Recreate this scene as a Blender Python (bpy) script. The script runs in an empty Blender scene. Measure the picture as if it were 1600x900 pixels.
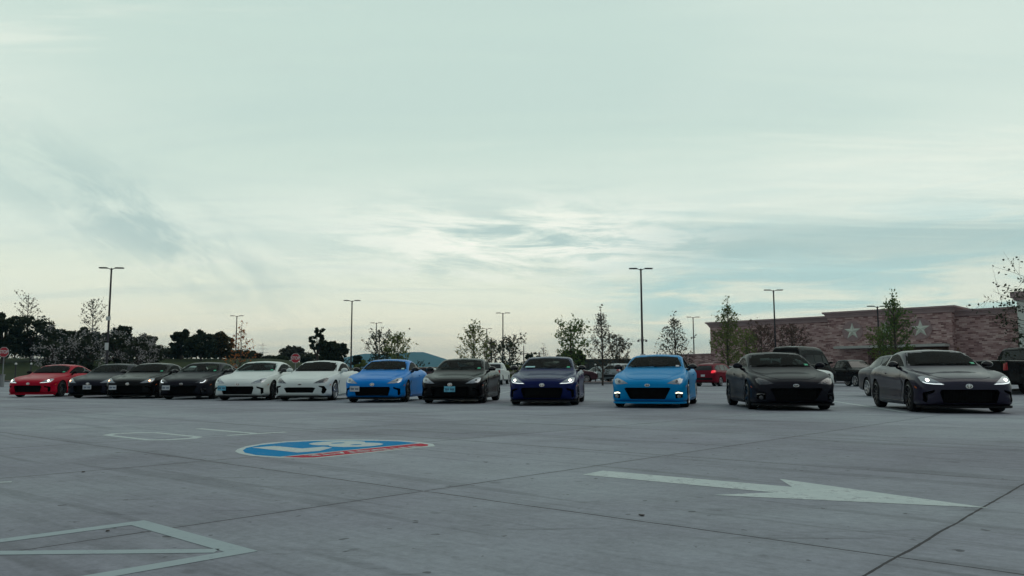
import bpy, bmesh, math, random
import numpy as np
from mathutils import Vector, Matrix, Euler
from mathutils.bvhtree import BVHTree
from mathutils.geometry import delaunay_2d_cdt

SC = bpy.context.scene
COL = SC.collection
R = math.radians

# ------------------------------------------------------------------ camera
FPX = 1270.0
PITCH = math.atan(139 / FPX)
ROLL = -0.003
CAMH = 0.745
cam_d = bpy.data.cameras.new('camera')
cam_d.sensor_width = 36.0
cam_d.lens = 36.0 * FPX / 1600.0
cam_d.clip_start = 0.05
cam_d.clip_end = 40000
cam = bpy.data.objects.new('camera', cam_d)
COL.objects.link(cam)
CR = Matrix.Rotation(math.pi / 2 + PITCH, 3, 'X') @ Matrix.Rotation(ROLL, 3, 'Z')
cam.matrix_world = Matrix.Translation((0, 0, CAMH)) @ CR.to_4x4()
SC.camera = cam

def ground_pt(px, py, z=0.0):
    """photo pixel -> point on the level plane z"""
    d = CR @ Vector(((px - 800) / FPX, -(py - 450) / FPX, -1))
    t = (z - CAMH) / d.z
    return Vector((d.x * t, d.y * t, z))

# ------------------------------------------------------------------ view
SC.view_settings.view_transform = 'Standard'
SC.view_settings.look = 'None'
SC.view_settings.gamma = 1.0
SC.view_settings.use_curve_mapping = False
SC.view_settings.exposure = 0.0
try:
    SC.cycles.max_bounces = 6
    SC.cycles.transparent_max_bounces = 24
    SC.cycles.use_denoising = True
    SC.cycles.sample_clamp_indirect = 4.0
except Exception:
    pass

# ------------------------------------------------------------------ node helper
class NT:
    def __init__(s, tree):
        s.t = tree; s.n = tree.nodes; s.l = tree.links
    def new(s, typ, **kw):
        nd = s.n.new(typ)
        for k, v in kw.items(): setattr(nd, k, v)
        return nd
    def put(s, sock, v):
        if hasattr(v, 'is_output'): s.l.new(v, sock)
        elif v is not None:
            if hasattr(sock.default_value, '__len__') and not hasattr(v, '__len__'): v = [v] * len(sock.default_value)
            if hasattr(sock.default_value, '__len__') and len(sock.default_value) == 4 and len(v) == 3: v = (*v, 1)
            sock.default_value = v
    def m(s, op, a, b=None, c=None, clamp=False):
        nd = s.new('ShaderNodeMath', operation=op); nd.use_clamp = clamp
        s.put(nd.inputs[0], a)
        if b is not None: s.put(nd.inputs[1], b)
        if c is not None: s.put(nd.inputs[2], c)
        return nd.outputs[0]
    def vm(s, op, a, b=None):
        nd = s.new('ShaderNodeVectorMath', operation=op)
        s.put(nd.inputs[0], a)
        if b is not None: s.put(nd.inputs[1], b)
        return nd.outputs[0]
    def mix(s, f, a, b, blend='MIX'):
        nd = s.new('ShaderNodeMix', data_type='RGBA', blend_type=blend)
        s.put(nd.inputs[0], f); s.put(nd.inputs[6], a); s.put(nd.inputs[7], b)
        return nd.outputs[2]
    def sep(s, v):
        nd = s.new('ShaderNodeSeparateXYZ'); s.put(nd.inputs[0], v); return nd.outputs
    def comb(s, x, y, z=0.0):
        nd = s.new('ShaderNodeCombineXYZ'); s.put(nd.inputs[0], x); s.put(nd.inputs[1], y); s.put(nd.inputs[2], z); return nd.outputs[0]
    def noise(s, v, scale=1.0, detail=4.0, rough=0.5, dist=0.0, dims='3D'):
        nd = s.new('ShaderNodeTexNoise'); nd.noise_dimensions = dims
        s.put(nd.inputs['Vector'], v); nd.inputs['Scale'].default_value = scale
        nd.inputs['Detail'].default_value = detail; nd.inputs['Roughness'].default_value = rough
        nd.inputs['Distortion'].default_value = dist
        return nd.outputs[0]
    def ramp(s, f, stops, interp='LINEAR'):
        nd = s.new('ShaderNodeValToRGB'); nd.color_ramp.interpolation = interp
        e = nd.color_ramp.elements
        while len(e) > 1: e.remove(e[-1])
        e[0].position = stops[0][0]; e[0].color = (*stops[0][1], 1)
        for p, c in stops[1:]:
            q = e.new(p); q.color = (*c, 1)
        s.put(nd.inputs[0], f)
        return nd.outputs[0]
    def smooth(s, v, a, b):
        nd = s.new('ShaderNodeMapRange', interpolation_type='SMOOTHSTEP')
        s.put(nd.inputs[0], v); nd.inputs[1].default_value = a; nd.inputs[2].default_value = b
        nd.inputs[3].default_value = 0; nd.inputs[4].default_value = 1
        return nd.outputs[0]
    def gauss(s, v, c, w):
        q = s.m('DIVIDE', s.m('SUBTRACT', v, c), w)
        return s.m('EXPONENT', s.m('MULTIPLY', s.m('MULTIPLY', q, q), -1.0))

# ------------------------------------------------------------------ world: overcast evening sky
SUN_EL, SUN_AZ = R(48), R(78)      # low, behind the cloud ahead of the camera
W = bpy.data.worlds.new('World'); SC.world = W; W.use_nodes = True
n = NT(W.node_tree)
for nd in list(n.n): n.n.remove(nd)
sky = n.new('ShaderNodeTexSky', sky_type='NISHITA'); sky.sun_disc = False
sky.sun_elevation = SUN_EL; sky.sun_rotation = SUN_AZ
tc = n.new('ShaderNodeTexCoord').outputs['Generated']
X, Y, Z = n.sep(tc)
zc = n.m('MAXIMUM', Z, 0.0)
den = n.m('ADD', zc, 0.10)
cx = n.m('DIVIDE', X, den); cy = n.m('DIVIDE', Y, den)
az = n.m('ARCTAN2', X, Y)
el = n.m('ARCSINE', zc)
base = n.ramp(n.m('DIVIDE', el, 1.2), [(0.0, (1.18, 1.02, .72)), (.03, (1.14, 1.03, .76)), (.075, (.98, .99, .79)), (.14, (.76, .87, .755)), (.25, (.62, .76, .68)), (.34, (.60, .745, .67)), (.42, (.56, .70, .645)), (1.0, (.38, .46, .47))])
cp = n.comb(cx, n.m('MULTIPLY', cy, 1.0), 0.0)
big = n.noise(n.vm('ADD', n.vm('MULTIPLY', cp, (0.32, 0.55, 1)), (3.1, 0.4, 0)), 1.0, 3, 0.5, 0.6)
strk = n.noise(n.vm('ADD', n.vm('MULTIPLY', n.comb(n.m('ADD', cx, n.m('MULTIPLY', cy, .25)), cy), (0.35, 1.6, 1)), (7.7, 2.2, 0)), 1.0, 7, 0.62, 0.7)
fine = n.noise(n.vm('MULTIPLY', cp, (2.2, 5.0, 1)), 1.0, 8, 0.68, 1.0)
c = n.mix(n.m('MULTIPLY', n.m('MULTIPLY', n.smooth(big, .38, .62), n.smooth(el, .02, .2)), .55), base, (.82, .90, .80))
c = n.mix(n.m('MULTIPLY', n.smooth(strk, .48, .64), .24), c, (.54, .68, .64))
c = n.mix(n.m('MULTIPLY', n.smooth(strk, .47, .30), .42), c, (.98, 1.0, .86))
# open blue-green gaps low on the right
gm = n.m('MULTIPLY', n.gauss(el, .10, .075), n.smooth(az, .0, .22))
gaps = n.noise(n.vm('ADD', n.vm('MULTIPLY', n.comb(az, el), (5.0, 34.0, 1)), (1.7, 3.3, 0)), 1.0, 6, .6, .5)
skyc = n.vm('MULTIPLY', sky.outputs[0], (.10, .10, .10))
gapc = n.mix(.25, (.47, .78, .74), skyc)
c = n.mix(n.m('MULTIPLY', n.m('MULTIPLY', gm, n.smooth(gaps, .40, .60)), .85), c, gapc)
# grey bank high right of centre
gm2 = n.m('MULTIPLY', n.gauss(el, .155, .045), n.smooth(az, -.02, .30))
c = n.mix(n.m('MULTIPLY', n.m('MULTIPLY', gm2, n.smooth(strk, .34, .56)), .85), c, (.44, .60, .57))
c = n.mix(n.m('MULTIPLY', n.m('MULTIPLY', n.gauss(el, .085, .035), n.smooth(az, .1, .4)), n.m('MULTIPLY', n.smooth(gaps, .50, .36), .7)), c, (.86, .90, .76))
# dark wisps low on the left
tl = n.m('ADD', el, n.m('MULTIPLY', n.m('ADD', az, .42), .42))
wisp = n.noise(n.vm('ADD', n.vm('MULTIPLY', n.comb(az, tl), (13.0, 26.0, 1)), (.3, 9.1, 0)), 1.0, 9, .66, .35)
wm = n.m('MULTIPLY', n.gauss(tl, .165, .050), n.gauss(az, -.43, .15))
c = n.mix(n.m('MULTIPLY', wm, n.m('MULTIPLY', n.smooth(wisp, .36, .62), .72)), c, (.41, .56, .54))
# ragged bright break left of centre
bm_ = n.m('MULTIPLY', n.gauss(el, .165, .042), n.gauss(az, .0, .20))
brk = n.noise(n.vm('MULTIPLY', n.comb(n.m('ADD', az, n.m('MULTIPLY', el, 1.5)), el), (6.0, 36.0, 1)), 1.0, 9, .68, .5)
c = n.mix(n.m('MULTIPLY', bm_, n.smooth(brk, .44, .56)), c, (1.08, 1.08, .95))
c = n.mix(n.m('MULTIPLY', bm_, n.m('MULTIPLY', n.smooth(brk, .48, .36), 1.0)), c, (.50, .65, .61))
c = n.mix(n.m('MULTIPLY', n.smooth(fine, .5, .75), .10), c, (.55, .62, .60))
# unseen sky behind the camera is dimmed to shade the car fronts
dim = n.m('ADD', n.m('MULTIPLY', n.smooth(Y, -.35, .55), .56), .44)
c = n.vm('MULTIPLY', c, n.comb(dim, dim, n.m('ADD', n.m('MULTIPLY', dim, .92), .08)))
# nishita adds its own share of blue over the whole dome
c = n.vm('ADD', c, n.vm('MULTIPLY', sky.outputs[0], (.006, .006, .006)))
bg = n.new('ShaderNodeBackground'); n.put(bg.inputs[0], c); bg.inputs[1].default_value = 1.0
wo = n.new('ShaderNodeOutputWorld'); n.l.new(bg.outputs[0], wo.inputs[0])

sun_d = bpy.data.lights.new('sun', 'SUN'); sun_d.energy = 0.5; sun_d.angle = R(50); sun_d.color = (1, .93, .84)
sun = bpy.data.objects.new('sun', sun_d); COL.objects.link(sun)
sdir = Vector((math.sin(SUN_AZ) * math.cos(SUN_EL), math.cos(SUN_AZ) * math.cos(SUN_EL), math.sin(SUN_EL)))
sun.rotation_euler = sdir.to_track_quat('Z', 'Y').to_euler()

# ------------------------------------------------------------------ materials
def newmat(name):
    m = bpy.data.materials.new(name); m.use_nodes = True
    t = NT(m.node_tree)
    return m, t, t.n['Principled BSDF']
def simple(name, col, rough=.5, metal=0.0, coat=0.0, var=0.0, vscale=3.0, spec=.5, emit=None, es=0.0, bump=0.0, bscale=40):
    m, t, p = newmat(name)
    p.inputs['Roughness'].default_value = rough; p.inputs['Metallic'].default_value = metal
    p.inputs['Coat Weight'].default_value = coat; p.inputs['Coat Roughness'].default_value = .03
    p.inputs['Specular IOR Level'].default_value = spec
    obj = t.new('ShaderNodeTexCoord').outputs['Object']
    if var:
        f = t.noise(obj, vscale, 5, .6)
        t.put(p.inputs['Base Color'], t.mix(t.smooth(f, .3, .7), [x * (1 - var) for x in col], [min(1, x * (1 + var)) for x in col]))
    else: t.put(p.inputs['Base Color'], col)
    if bump:
        b = t.new('ShaderNodeBump'); b.inputs['Strength'].default_value = bump; b.inputs['Distance'].default_value = .01
        t.put(b.inputs['Height'], t.noise(obj, bscale, 4, .6)); t.l.new(b.outputs[0], p.inputs['Normal'])
    if emit:
        t.put(p.inputs['Emission Color'], emit); p.inputs['Emission Strength'].default_value = es
    return m
MAT = {}
def paint(key, col, rough=.32, metal=.0, coat=.11):
    m, t, p = newmat('paint_' + key)
    obj = t.new('ShaderNodeTexCoord').outputs['Object']
    dust = t.noise(obj, 2.2, 5, .6)
    t.put(p.inputs['Base Color'], t.mix(t.m('MULTIPLY', t.smooth(dust, .45, .8), .012), col, (.25, .24, .23)))
    t.put(p.inputs['Roughness'], t.m('ADD', t.m('MULTIPLY', dust, .12), rough - .06))
    p.inputs['Metallic'].default_value = metal; p.inputs['Coat Weight'].default_value = coat
    p.inputs['Coat Roughness'].default_value = .015; p.inputs['Coat IOR'].default_value = 1.42; p.inputs['Specular IOR Level'].default_value = .05
    MAT[key] = m
paint('red', (.37, .003, .022)); paint('black', (.006, .006, .007), .25); paint('charcoal', (.012, .012, .021), .35)
paint('matte_black', (.010, .010, .016), .40, 0, .15); paint('white', (.66, .72, .70), .35)
paint('bright_blue', (.002, .20, .62), .3); paint('sky_blue', (.001, .235, .54), .36); paint('navy', (.006, .012, .075), .25)
paint('grey', (.026, .024, .043), .33, .1, .4); paint('silver', (.30, .34, .36), .3, .5); paint('maroon', (.16, .008, .02), .3)
paint('brown', (.075, .035, .045), .3, .2); paint('dark_silver', (.055, .052, .065), .3, .3)
MAT['rubber'] = simple('rubber', (.008, .008, .009), .8, bump=.2, spec=.15)
MAT['plastic'] = simple('black_plastic', (.006, .006, .007), .6, spec=.12)
MAT['gloss'] = simple('gloss_black', (.006, .006, .008), .08, spec=.5)
MAT['cavity'] = simple('dark_cavity', (.006, .006, .007), .9, spec=.1)
MAT['interior'] = simple('interior_cloth', (.018, .017, .018), .85, var=.3)
MAT['rim_dark'] = simple('rim_dark', (.022, .022, .026), .3, .6)
MAT['rim_silver'] = simple('rim_silver', (.45, .46, .48), .3, .85)
MAT['chrome'] = simple('chrome', (.75, .77, .78), .15, 1.0)
MAT['disc'] = simple('brake_disc', (.16, .15, .15), .4, .9)
MAT['lamp_grey'] = simple('lamp_reflector', (.32, .35, .38), .18, .7)
MAT['lamp_dark'] = simple('lamp_bezel', (.035, .037, .045), .2, .2, coat=1)
MAT['plate'] = simple('plate_white', (.50, .53, .56), .5, var=.15, vscale=14)
MAT['plate_blue'] = simple('plate_blue', (.12, .42, .56), .5, var=.3, vscale=14)
MAT['plate_ink'] = simple('plate_ink', (.02, .05, .12), .5)
MAT['sticker'] = simple('green_sticker', (.01, .42, .22), .5)
MAT['banner'] = simple('pale_sticker', (.35, .60, .62), .5)
MAT['amber'] = simple('amber_reflector', (.55, .12, .02), .3)
MAT['tail'] = simple('tail_lamp', (.35, .008, .012), .18, coat=1)
MAT['on_white'] = simple('lit_white', (.9, .95, .9), .3, emit=(1, 1, .76), es=1.7)
MAT['on_bright'] = simple('lit_projector', (1, 1, .95), .3, emit=(1, .99, .80), es=5.0)
MAT['on_led'] = simple('lit_led_strip', (.9, .95, 1), .3, emit=(.86, .95, .95), es=.85)
MAT['on_amber'] = simple('lit_amber', (1, .5, .2), .3, emit=(1, .50, .26), es=4.0)
MAT['on_red'] = simple('lit_red', (.8, .02, .03), .3, emit=(.9, .03, .05), es=.9)
def glass(key, tint, gl=1.0):
    m, t, p = newmat('glass_' + key); t.n.remove(p)
    tr = t.new('ShaderNodeBsdfTransparent'); tr.inputs[0].default_value = (*tint, 1)
    gs = t.new('ShaderNodeBsdfGlossy'); gs.inputs[0].default_value = (gl, gl, gl, 1); gs.inputs['Roughness'].default_value = .03
    lw = t.new('ShaderNodeLayerWeight'); lw.inputs[0].default_value = .5
    rf = t.m('ADD', .006, t.m('MULTIPLY', t.m('POWER', lw.outputs['Facing'], 4.0), .085))
    mx = t.new('ShaderNodeMixShader')
    t.l.new(rf, mx.inputs[0]); t.l.new(tr.outputs[0], mx.inputs[1]); t.l.new(gs.outputs[0], mx.inputs[2])
    t.l.new(mx.outputs[0], t.n['Material Output'].inputs[0]); MAT[key] = m
glass('glass', (.60, .68, .67)); glass('tint', (.10, .12, .12)); glass('lens', (.80, .84, .86))

# ------------------------------------------------------------------ object helpers
def link(name, me, mat=None, parent=None):
    o = bpy.data.objects.new(name, me); COL.objects.link(o)
    if mat is not None:
        for mm in (mat if isinstance(mat, (list, tuple)) else [mat]): me.materials.append(MAT[mm] if isinstance(mm, str) else mm)
    if parent: o.parent = parent
    return o
def tag(o, label, cat, group=None):
    o['label'] = label; o['category'] = cat
    if group: o['group'] = group
    return o
def thing(name, label, cat, loc=(0, 0, 0), rz=0.0, group=None):
    o = bpy.data.objects.new(name, None); COL.objects.link(o)
    o.location = loc; o.rotation_euler = (0, 0, rz); o.empty_display_size = .2
    return tag(o, label, cat, group)
def struct(o): o['kind'] = 'structure'; return o
def bm_mesh(bm, smooth=False, ang=35):
    me = bpy.data.meshes.new('m'); bm.to_mesh(me); bm.free()
    if smooth:
        me.shade_smooth(); me.set_sharp_from_angle(angle=R(ang))
    return me
def pyd(verts, faces, smooth=False, ang=35):
    me = bpy.data.meshes.new('m'); me.from_pydata([tuple(v) for v in verts], [], [tuple(f) for f in faces]); me.update()
    if smooth:
        me.shade_smooth(); me.set_sharp_from_angle(angle=R(ang))
    return me
class MB:
    """collects simple shapes; build() links them as one mesh"""
    def __init__(s): s.v = []; s.f = []; s.mi = []
    def add(s, v, f, mi=0):
        b = len(s.v); s.v += [tuple(x) for x in v]; s.f += [tuple(b + i for i in q) for q in f]; s.mi += [mi] * len(f)
    def box(s, c, d, rz=0.0, mi=0, rot=None):
        M = rot if rot is not None else Matrix.Rotation(rz, 3, 'Z')
        v = []
        for sx in (-.5, .5):
            for sy in (-.5, .5):
                for sz in (-.5, .5): v.append(M @ Vector((sx * d[0], sy * d[1], sz * d[2])) + Vector(c))
        s.add(v, [(0, 1, 3, 2), (4, 6, 7, 5), (0, 4, 5, 1), (2, 3, 7, 6), (0, 2, 6, 4), (1, 5, 7, 3)], mi)
    def tube(s, pts, rads, k=8, mi=0, cap=True):
        pts = [Vector(p) for p in pts]; rings = []
        for i, p in enumerate(pts):
            t = (pts[min(i + 1, len(pts) - 1)] - pts[max(i - 1, 0)]).normalized()
            a = t.orthogonal().normalized() if i == 0 else (u0 - t * u0.dot(t)).normalized()
            u0 = a; b = t.cross(a)
            rings.append([p + (a * math.cos(2 * math.pi * j / k) + b * math.sin(2 * math.pi * j / k)) * rads[i] for j in range(k)])
        v = [q for r in rings for q in r]; f = []
        for i in range(len(pts) - 1):
            for j in range(k): f.append((i * k + j, i * k + (j + 1) % k, (i + 1) * k + (j + 1) % k, (i + 1) * k + j))
        if cap: f.append(tuple(range(k))[::-1]); f.append(tuple((len(pts) - 1) * k + j for j in range(k)))
        s.add(v, f, mi)
    def lathe_x(s, prof, k=28, x0=0.0, c=(0, 0), mi=0):
        """profile of (x, r) turned about the x axis at (y,z)=c, closed loop"""
        m = len(prof); v = []; f = []
        for j in range(k):
            a = 2 * math.pi * j / k
            for (x, r) in prof: v.append((x0 + x, c[0] + r * math.cos(a), c[1] + r * math.sin(a)))
        for j in range(k):
            for i in range(m): f.append((j * m + i, j * m + (i + 1) % m, ((j + 1) % k) * m + (i + 1) % m, ((j + 1) % k) * m + i))
        s.add(v, f, mi)
    def prism(s, poly, a, b, axis='z', mi=0):
        """poly of 2-D points extruded between a and b along axis"""
        def P(p, h): return {'z': (p[0], p[1], h), 'y': (p[0], h, p[1]), 'x': (h, p[0], p[1])}[axis]
        k = len(poly)
        v = [P(p, a) for p in poly] + [P(p, b) for p in poly]
        f = [tuple(range(k))[::-1], tuple(range(k, 2 * k))] + [(i, (i + 1) % k, k + (i + 1) % k, k + i) for i in range(k)]
        s.add(v, f, mi)
    def mesh(s, smooth=False, ang=35, fixn=True):
        me = pyd(s.v, s.f)
        me.polygons.foreach_set('material_index', s.mi)
        if fixn:
            bm = bmesh.new(); bm.from_mesh(me); bmesh.ops.recalc_face_normals(bm, faces=bm.faces); bm.to_mesh(me); bm.free()
        if smooth: me.shade_smooth(); me.set_sharp_from_angle(angle=R(ang))
        return me
    def build(s, name, mat, parent=None, smooth=False, ang=35): return link(name, s.mesh(smooth, ang), mat, parent)
def copy_tree(o, parent=None):
    c_ = o.copy(); COL.objects.link(c_)
    if parent: c_.parent = parent
    for ch in list(o.children): copy_tree(ch, c_)
    return c_

# ------------------------------------------------------------------ lot frame
DU = Vector((.736, -.677, 0)); DV = Vector((.677, .736, 0))       # along / across the driving lane
GS = CAMH / .72       # the markings were measured for a lens 0.72 m up
def uv(u, v, z=0.0): return DU * u * GS + DV * v * GS + Vector((0, 0, z))
def gz(x, y):
    """height of the ground"""
    r = math.hypot(x * .8, y)
    def ss(a, b, t):
        t = min(1, max(0, (t - a) / (b - a))); return t * t * (3 - 2 * t)
    z = .32 * ss(64, 82, r) + .9 * ss(85, 170, r)
    return z
# ------------------------------------------------------------------ ground, lot, terrain
def terrain_z(x, y):
    def ss(a, b, t):
        t = min(1, max(0, (t - a) / (b - a))); return t * t * (3 - 2 * t)
    z = gz(x, y)
    ax = x / max(y, 1)
    # grass bank on the left, low field in the middle
    left = ss(-.14, -.30, ax) if y > 5 else 0
    mid = 1 - left
    z += left * 3.0 * ss(88, 135, y) + mid * 3.6 * ss(150, 330, y)
    z += .15 * math.sin(x * .05 + 1) * ss(100, 200, y) + 3.0 * ss(500, 1500, y)
    return z
xs = sorted(set([-9000, -5000, -3000, -1600, -900, -600, -420] + list(range(-320, 321, 10)) + [420, 600, 900, 1600, 3000, 5000, 9000]))
ys = sorted(set([-3000, -800, -200, -60, -20, 0, 20, 40, 55] + list(range(60, 200, 5)) + list(range(200, 400, 20)) + [450, 520, 700, 1000, 1500, 2500, 4000, 7000, 12000]))
V = [(x, y, terrain_z(x, y) - .02) for y in ys for x in xs]
Fc = [(j * len(xs) + i, j * len(xs) + i + 1, (j + 1) * len(xs) + i + 1, (j + 1) * len(xs) + i) for j in range(len(ys) - 1) for i in range(len(xs) - 1)]
m, t, p = newmat('grass_ground')
ob = t.new('ShaderNodeTexCoord').outputs['Object']
f1 = t.noise(ob, .05, 5, .6); f2 = t.noise(ob, .9, 5, .7)
oy = t.sep(ob)[1]; ox = t.sep(ob)[0]
fieldm = t.m('MULTIPLY', t.smooth(oy, 120, 190), t.smooth(t.m('DIVIDE', ox, oy), -.20, -.13))
gcol = t.mix(t.smooth(f2, .3, .7), (.009, .016, .007), (.024, .038, .013))
gcol = t.mix(t.m('MULTIPLY', t.smooth(f1, .4, .7), .4), gcol, (.07, .075, .03))
fcol = t.mix(t.smooth(f1, .35, .65), (.055, .05, .042), (.085, .075, .062))
t.put(p.inputs['Base Color'], t.mix(fieldm, gcol, fcol)); p.inputs['Roughness'].default_value = 1; p.inputs['Specular IOR Level'].default_value = .1
struct(link('ground', pyd(V, Fc, True, 180), m))

# concrete parking lot laid over it
m, t, p = newmat('concrete')
ob = t.new('ShaderNodeTexCoord').outputs['Object']
ox, oy, oz = t.sep(ob)
U_ = t.m('ADD', t.m('MULTIPLY', ox, DU.x), t.m('MULTIPLY', oy, DU.y))
V_ = t.m('ADD', t.m('MULTIPLY', ox, DV.x), t.m('MULTIPLY', oy, DV.y))
wob = t.m('MULTIPLY', t.m('SUBTRACT', t.noise(ob, 1.6, 3, .5), .5), .035)
U2 = t.m('ADD', t.m('ADD', U_, t.m('MULTIPLY', t.m('SUBTRACT', V_, 3.4), .035)), wob)
V2 = t.m('ADD', V_, wob)
def jline(c_, off, per, w):
    q = t.m('DIVIDE', t.m('SUBTRACT', c_, off), per)
    fr = t.m('ABSOLUTE', t.m('SUBTRACT', q, t.m('ROUND', q)))
    return t.m('LESS_THAN', t.m('MULTIPLY', fr, per), w)
wid = t.m('ADD', .0015, t.m('MULTIPLY', t.noise(ob, 7, 4, .7), .011))
j1 = jline(U2, -1.10 * GS, 2.78 * GS, wid); j2 = jline(V2, 3.41 * GS, 2.97 * GS, wid)
joint = t.m('MAXIMUM', j1, j2)
def soft(c_, off, per, w):
    q = t.m('DIVIDE', t.m('SUBTRACT', c_, off), per)
    fr = t.m('MULTIPLY', t.m('ABSOLUTE', t.m('SUBTRACT', q, t.m('ROUND', q))), per)
    return t.smooth(fr, w, 0.0)
edge = t.m('MAXIMUM', soft(U2, -1.10 * GS, 2.78 * GS, .09), soft(V2, 3.41 * GS, 2.97 * GS, .09))
# slab tone varies from panel to panel
cell = t.comb(t.m('ROUND', t.m('ADD', t.m('DIVIDE', t.m('SUBTRACT', U2, -1.10 * GS), 2.78 * GS), .5)), t.m('ROUND', t.m('ADD', t.m('DIVIDE', t.m('SUBTRACT', V2, 3.41 * GS), 2.97 * GS), .5)), 0)
wn = t.new('ShaderNodeTexWhiteNoise'); t.l.new(cell, wn.inputs['Vector'])
big = t.noise(ob, .22, 5, .55, .4); med = t.noise(ob, 1.3, 9, .72, .3); fin = t.noise(ob, 22, 6, .8)
br = t.noise(t.vm('MULTIPLY', t.comb(U_, V_), (2.0, 22.0, 1)), 1.0, 5, .65)
br2 = t.noise(t.vm('MULTIPLY', t.comb(t.m('ADD', ox, t.m('MULTIPLY', oy, .3)), oy), (1.0, 7.0, 1)), 1.0, 6, .7, .6)
val = t.m('ADD', .80, t.m('MULTIPLY', t.m('SUBTRACT', big, .5), .60))
val = t.m('ADD', val, t.m('MULTIPLY', t.m('SUBTRACT', med, .5), .62))
val = t.m('ADD', val, t.m('MULTIPLY', t.m('SUBTRACT', br, .5), .40))
val = t.m('ADD', val, t.m('MULTIPLY', t.m('SUBTRACT', fin, .5), .75))
val = t.m('ADD', val, t.m('MULTIPLY', t.m('SUBTRACT', wn.outputs[0], .5), .12))
stain = t.m('MULTIPLY', t.smooth(br2, .56, .74), .38)
val = t.m('MULTIPLY', val, t.m('SUBTRACT', 1.0, stain))
pock = t.noise(ob, 11, 2, .5)
val = t.m('MULTIPLY', val, t.m('SUBTRACT', 1.0, t.m('MULTIPLY', t.smooth(pock, .705, .74), .55)))
spots = t.noise(ob, 5.5, 3, .5)
val = t.m('MULTIPLY', val, t.m('SUBTRACT', 1.0, t.m('MULTIPLY', t.smooth(spots, .66, .74), .30)))
# rubber marks where cars turn through the lane
trk = t.m('MULTIPLY', t.smooth(t.noise(t.vm('MULTIPLY', t.comb(U_, V_), (.22, 3.4, 1)), 1.0, 3, .5, 1.0), .57, .66), .20)
val = t.m('MULTIPLY', val, t.m('SUBTRACT', 1.0, trk))
val = t.m('MULTIPLY', val, t.m('SUBTRACT', 1.0, t.m('MULTIPLY', edge, .10)))
colr = t.mix(t.smooth(big, .35, .65), (.262, .273, .326), (.303, .338, .376))
colr = t.vm('MULTIPLY', colr, t.comb(val, val, val))
colr = t.mix(joint, colr, (.030, .028, .034))
t.put(p.inputs['Base Color'], colr)
t.put(p.inputs['Roughness'], t.m('ADD', .62, t.m('MULTIPLY', med, .2))); p.inputs['Specular IOR Level'].default_value = .2
b = t.new('ShaderNodeBump'); b.inputs['Strength'].default_value = .35; b.inputs['Distance'].default_value = .004
t.put(b.inputs['Height'], t.m('SUBTRACT', t.m('ADD', fin, t.m('MULTIPLY', br, .6)), t.m('MULTIPLY', joint, 2.0))); t.l.new(b.outputs[0], p.inputs['Normal'])
CONC = m
lx = list(range(-100, 101, 4)); ly = [-40, -20, 0, 20, 40, 52] + list(range(60, 133, 4))
def in_lot(x, y): return y < 84 or (x > -18 and y < 128) 
V = [(x, y, gz(x, y) + .02) for y in ly for x in lx]
Fc = []
for j in range(len(ly) - 1):
    for i in range(len(lx) - 1):
        if in_lot((lx[i] + lx[i + 1]) / 2, (ly[j] + ly[j + 1]) / 2):
            Fc.append((j * len(lx) + i, j * len(lx) + i + 1, (j + 1) * len(lx) + i + 1, (j + 1) * len(lx) + i))
lot = struct(link('parking_lot', pyd(V, Fc, True, 180), CONC))
ZP = .0216
m, t, p = newmat('road_paint')
ob = t.new('ShaderNodeTexCoord').outputs['Object']
w2 = t.noise(ob, 3, 5, .6); wear = t.smooth(t.m('ADD', t.m('MULTIPLY', t.noise(ob, 17, 8, .85), .7), t.m('MULTIPLY', w2, .3)), .50, .62)
t.put(p.inputs['Base Color'], t.mix(t.m('MULTIPLY', wear, .75), t.mix(t.smooth(w2, .3, .7), (.44, .51, .51), (.52, .59, .58)), (.22, .24, .27))); p.inputs['Roughness'].default_value = .8; p.inputs['Specular IOR Level'].default_value = .1
PAINTW = m
PAINTO = None
def paintcol(nm, col):
    m, t, p = newmat(nm); ob = t.new('ShaderNodeTexCoord').outputs['Object']
    wear = t.smooth(t.m('ADD', t.m('MULTIPLY', t.noise(ob, 17, 8, .85), .7), t.m('MULTIPLY', t.noise(ob, 3, 5, .6), .3)), .51, .64)
    t.put(p.inputs['Base Color'], t.mix(t.m('MULTIPLY', wear, .6), col, (.24, .26, .30))); p.inputs['Roughness'].default_value = .8; p.inputs['Specular IOR Level'].default_value = .05
    return m
PAINTB = paintcol('road_paint_blue', (.0005, .20, .44)); PAINTR = paintcol('road_paint_red', (.42, .035, .06))
PAINTO = paintcol('road_paint_worn', (.33, .40, .42))
def flat(name, polys, mat, z, parent):
    bm = bmesh.new()
    for poly in polys:
        f = bm.faces.new([bm.verts.new(uv(a, b_, z)) for a, b_ in poly])
        f.normal_update()
        if f.normal.z < 0: f.normal_flip()
    bmesh.ops.triangulate(bm, faces=bm.faces)
    return link(name, bm_mesh(bm), mat, parent)
def strip(a, b_, w):
    a = Vector(a); b_ = Vector(b_); nrm = (b_ - a).normalized(); nrm = Vector((-nrm.y, nrm.x)) * w / 2
    return [tuple(a + nrm), tuple(b_ + nrm), tuple(b_ - nrm), tuple(a - nrm)]
flat('painted_arrow', [[(-3.66, 4.72), (-3.70, 5.02), (-2.26, 5.08), (-2.50, 5.42), (-1.13, 4.97), (-2.46, 4.43), (-2.24, 4.77)]], PAINTW, ZP, lot)
box_ = [strip((-4.09, -1.2), (-4.09, 1.70), .09), [(-4.135, 1.70), (-4.135, 1.80), (-3.06, 1.80), (-3.06, 1.70)], strip((-3.105, -1.2), (-3.105, 1.70), .09), strip((-3.16, 1.70), (-5.4 + 1.2, .70), .10)]
flat('painted_bay_outline', box_[:3], PAINTO, ZP, lot)
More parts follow.
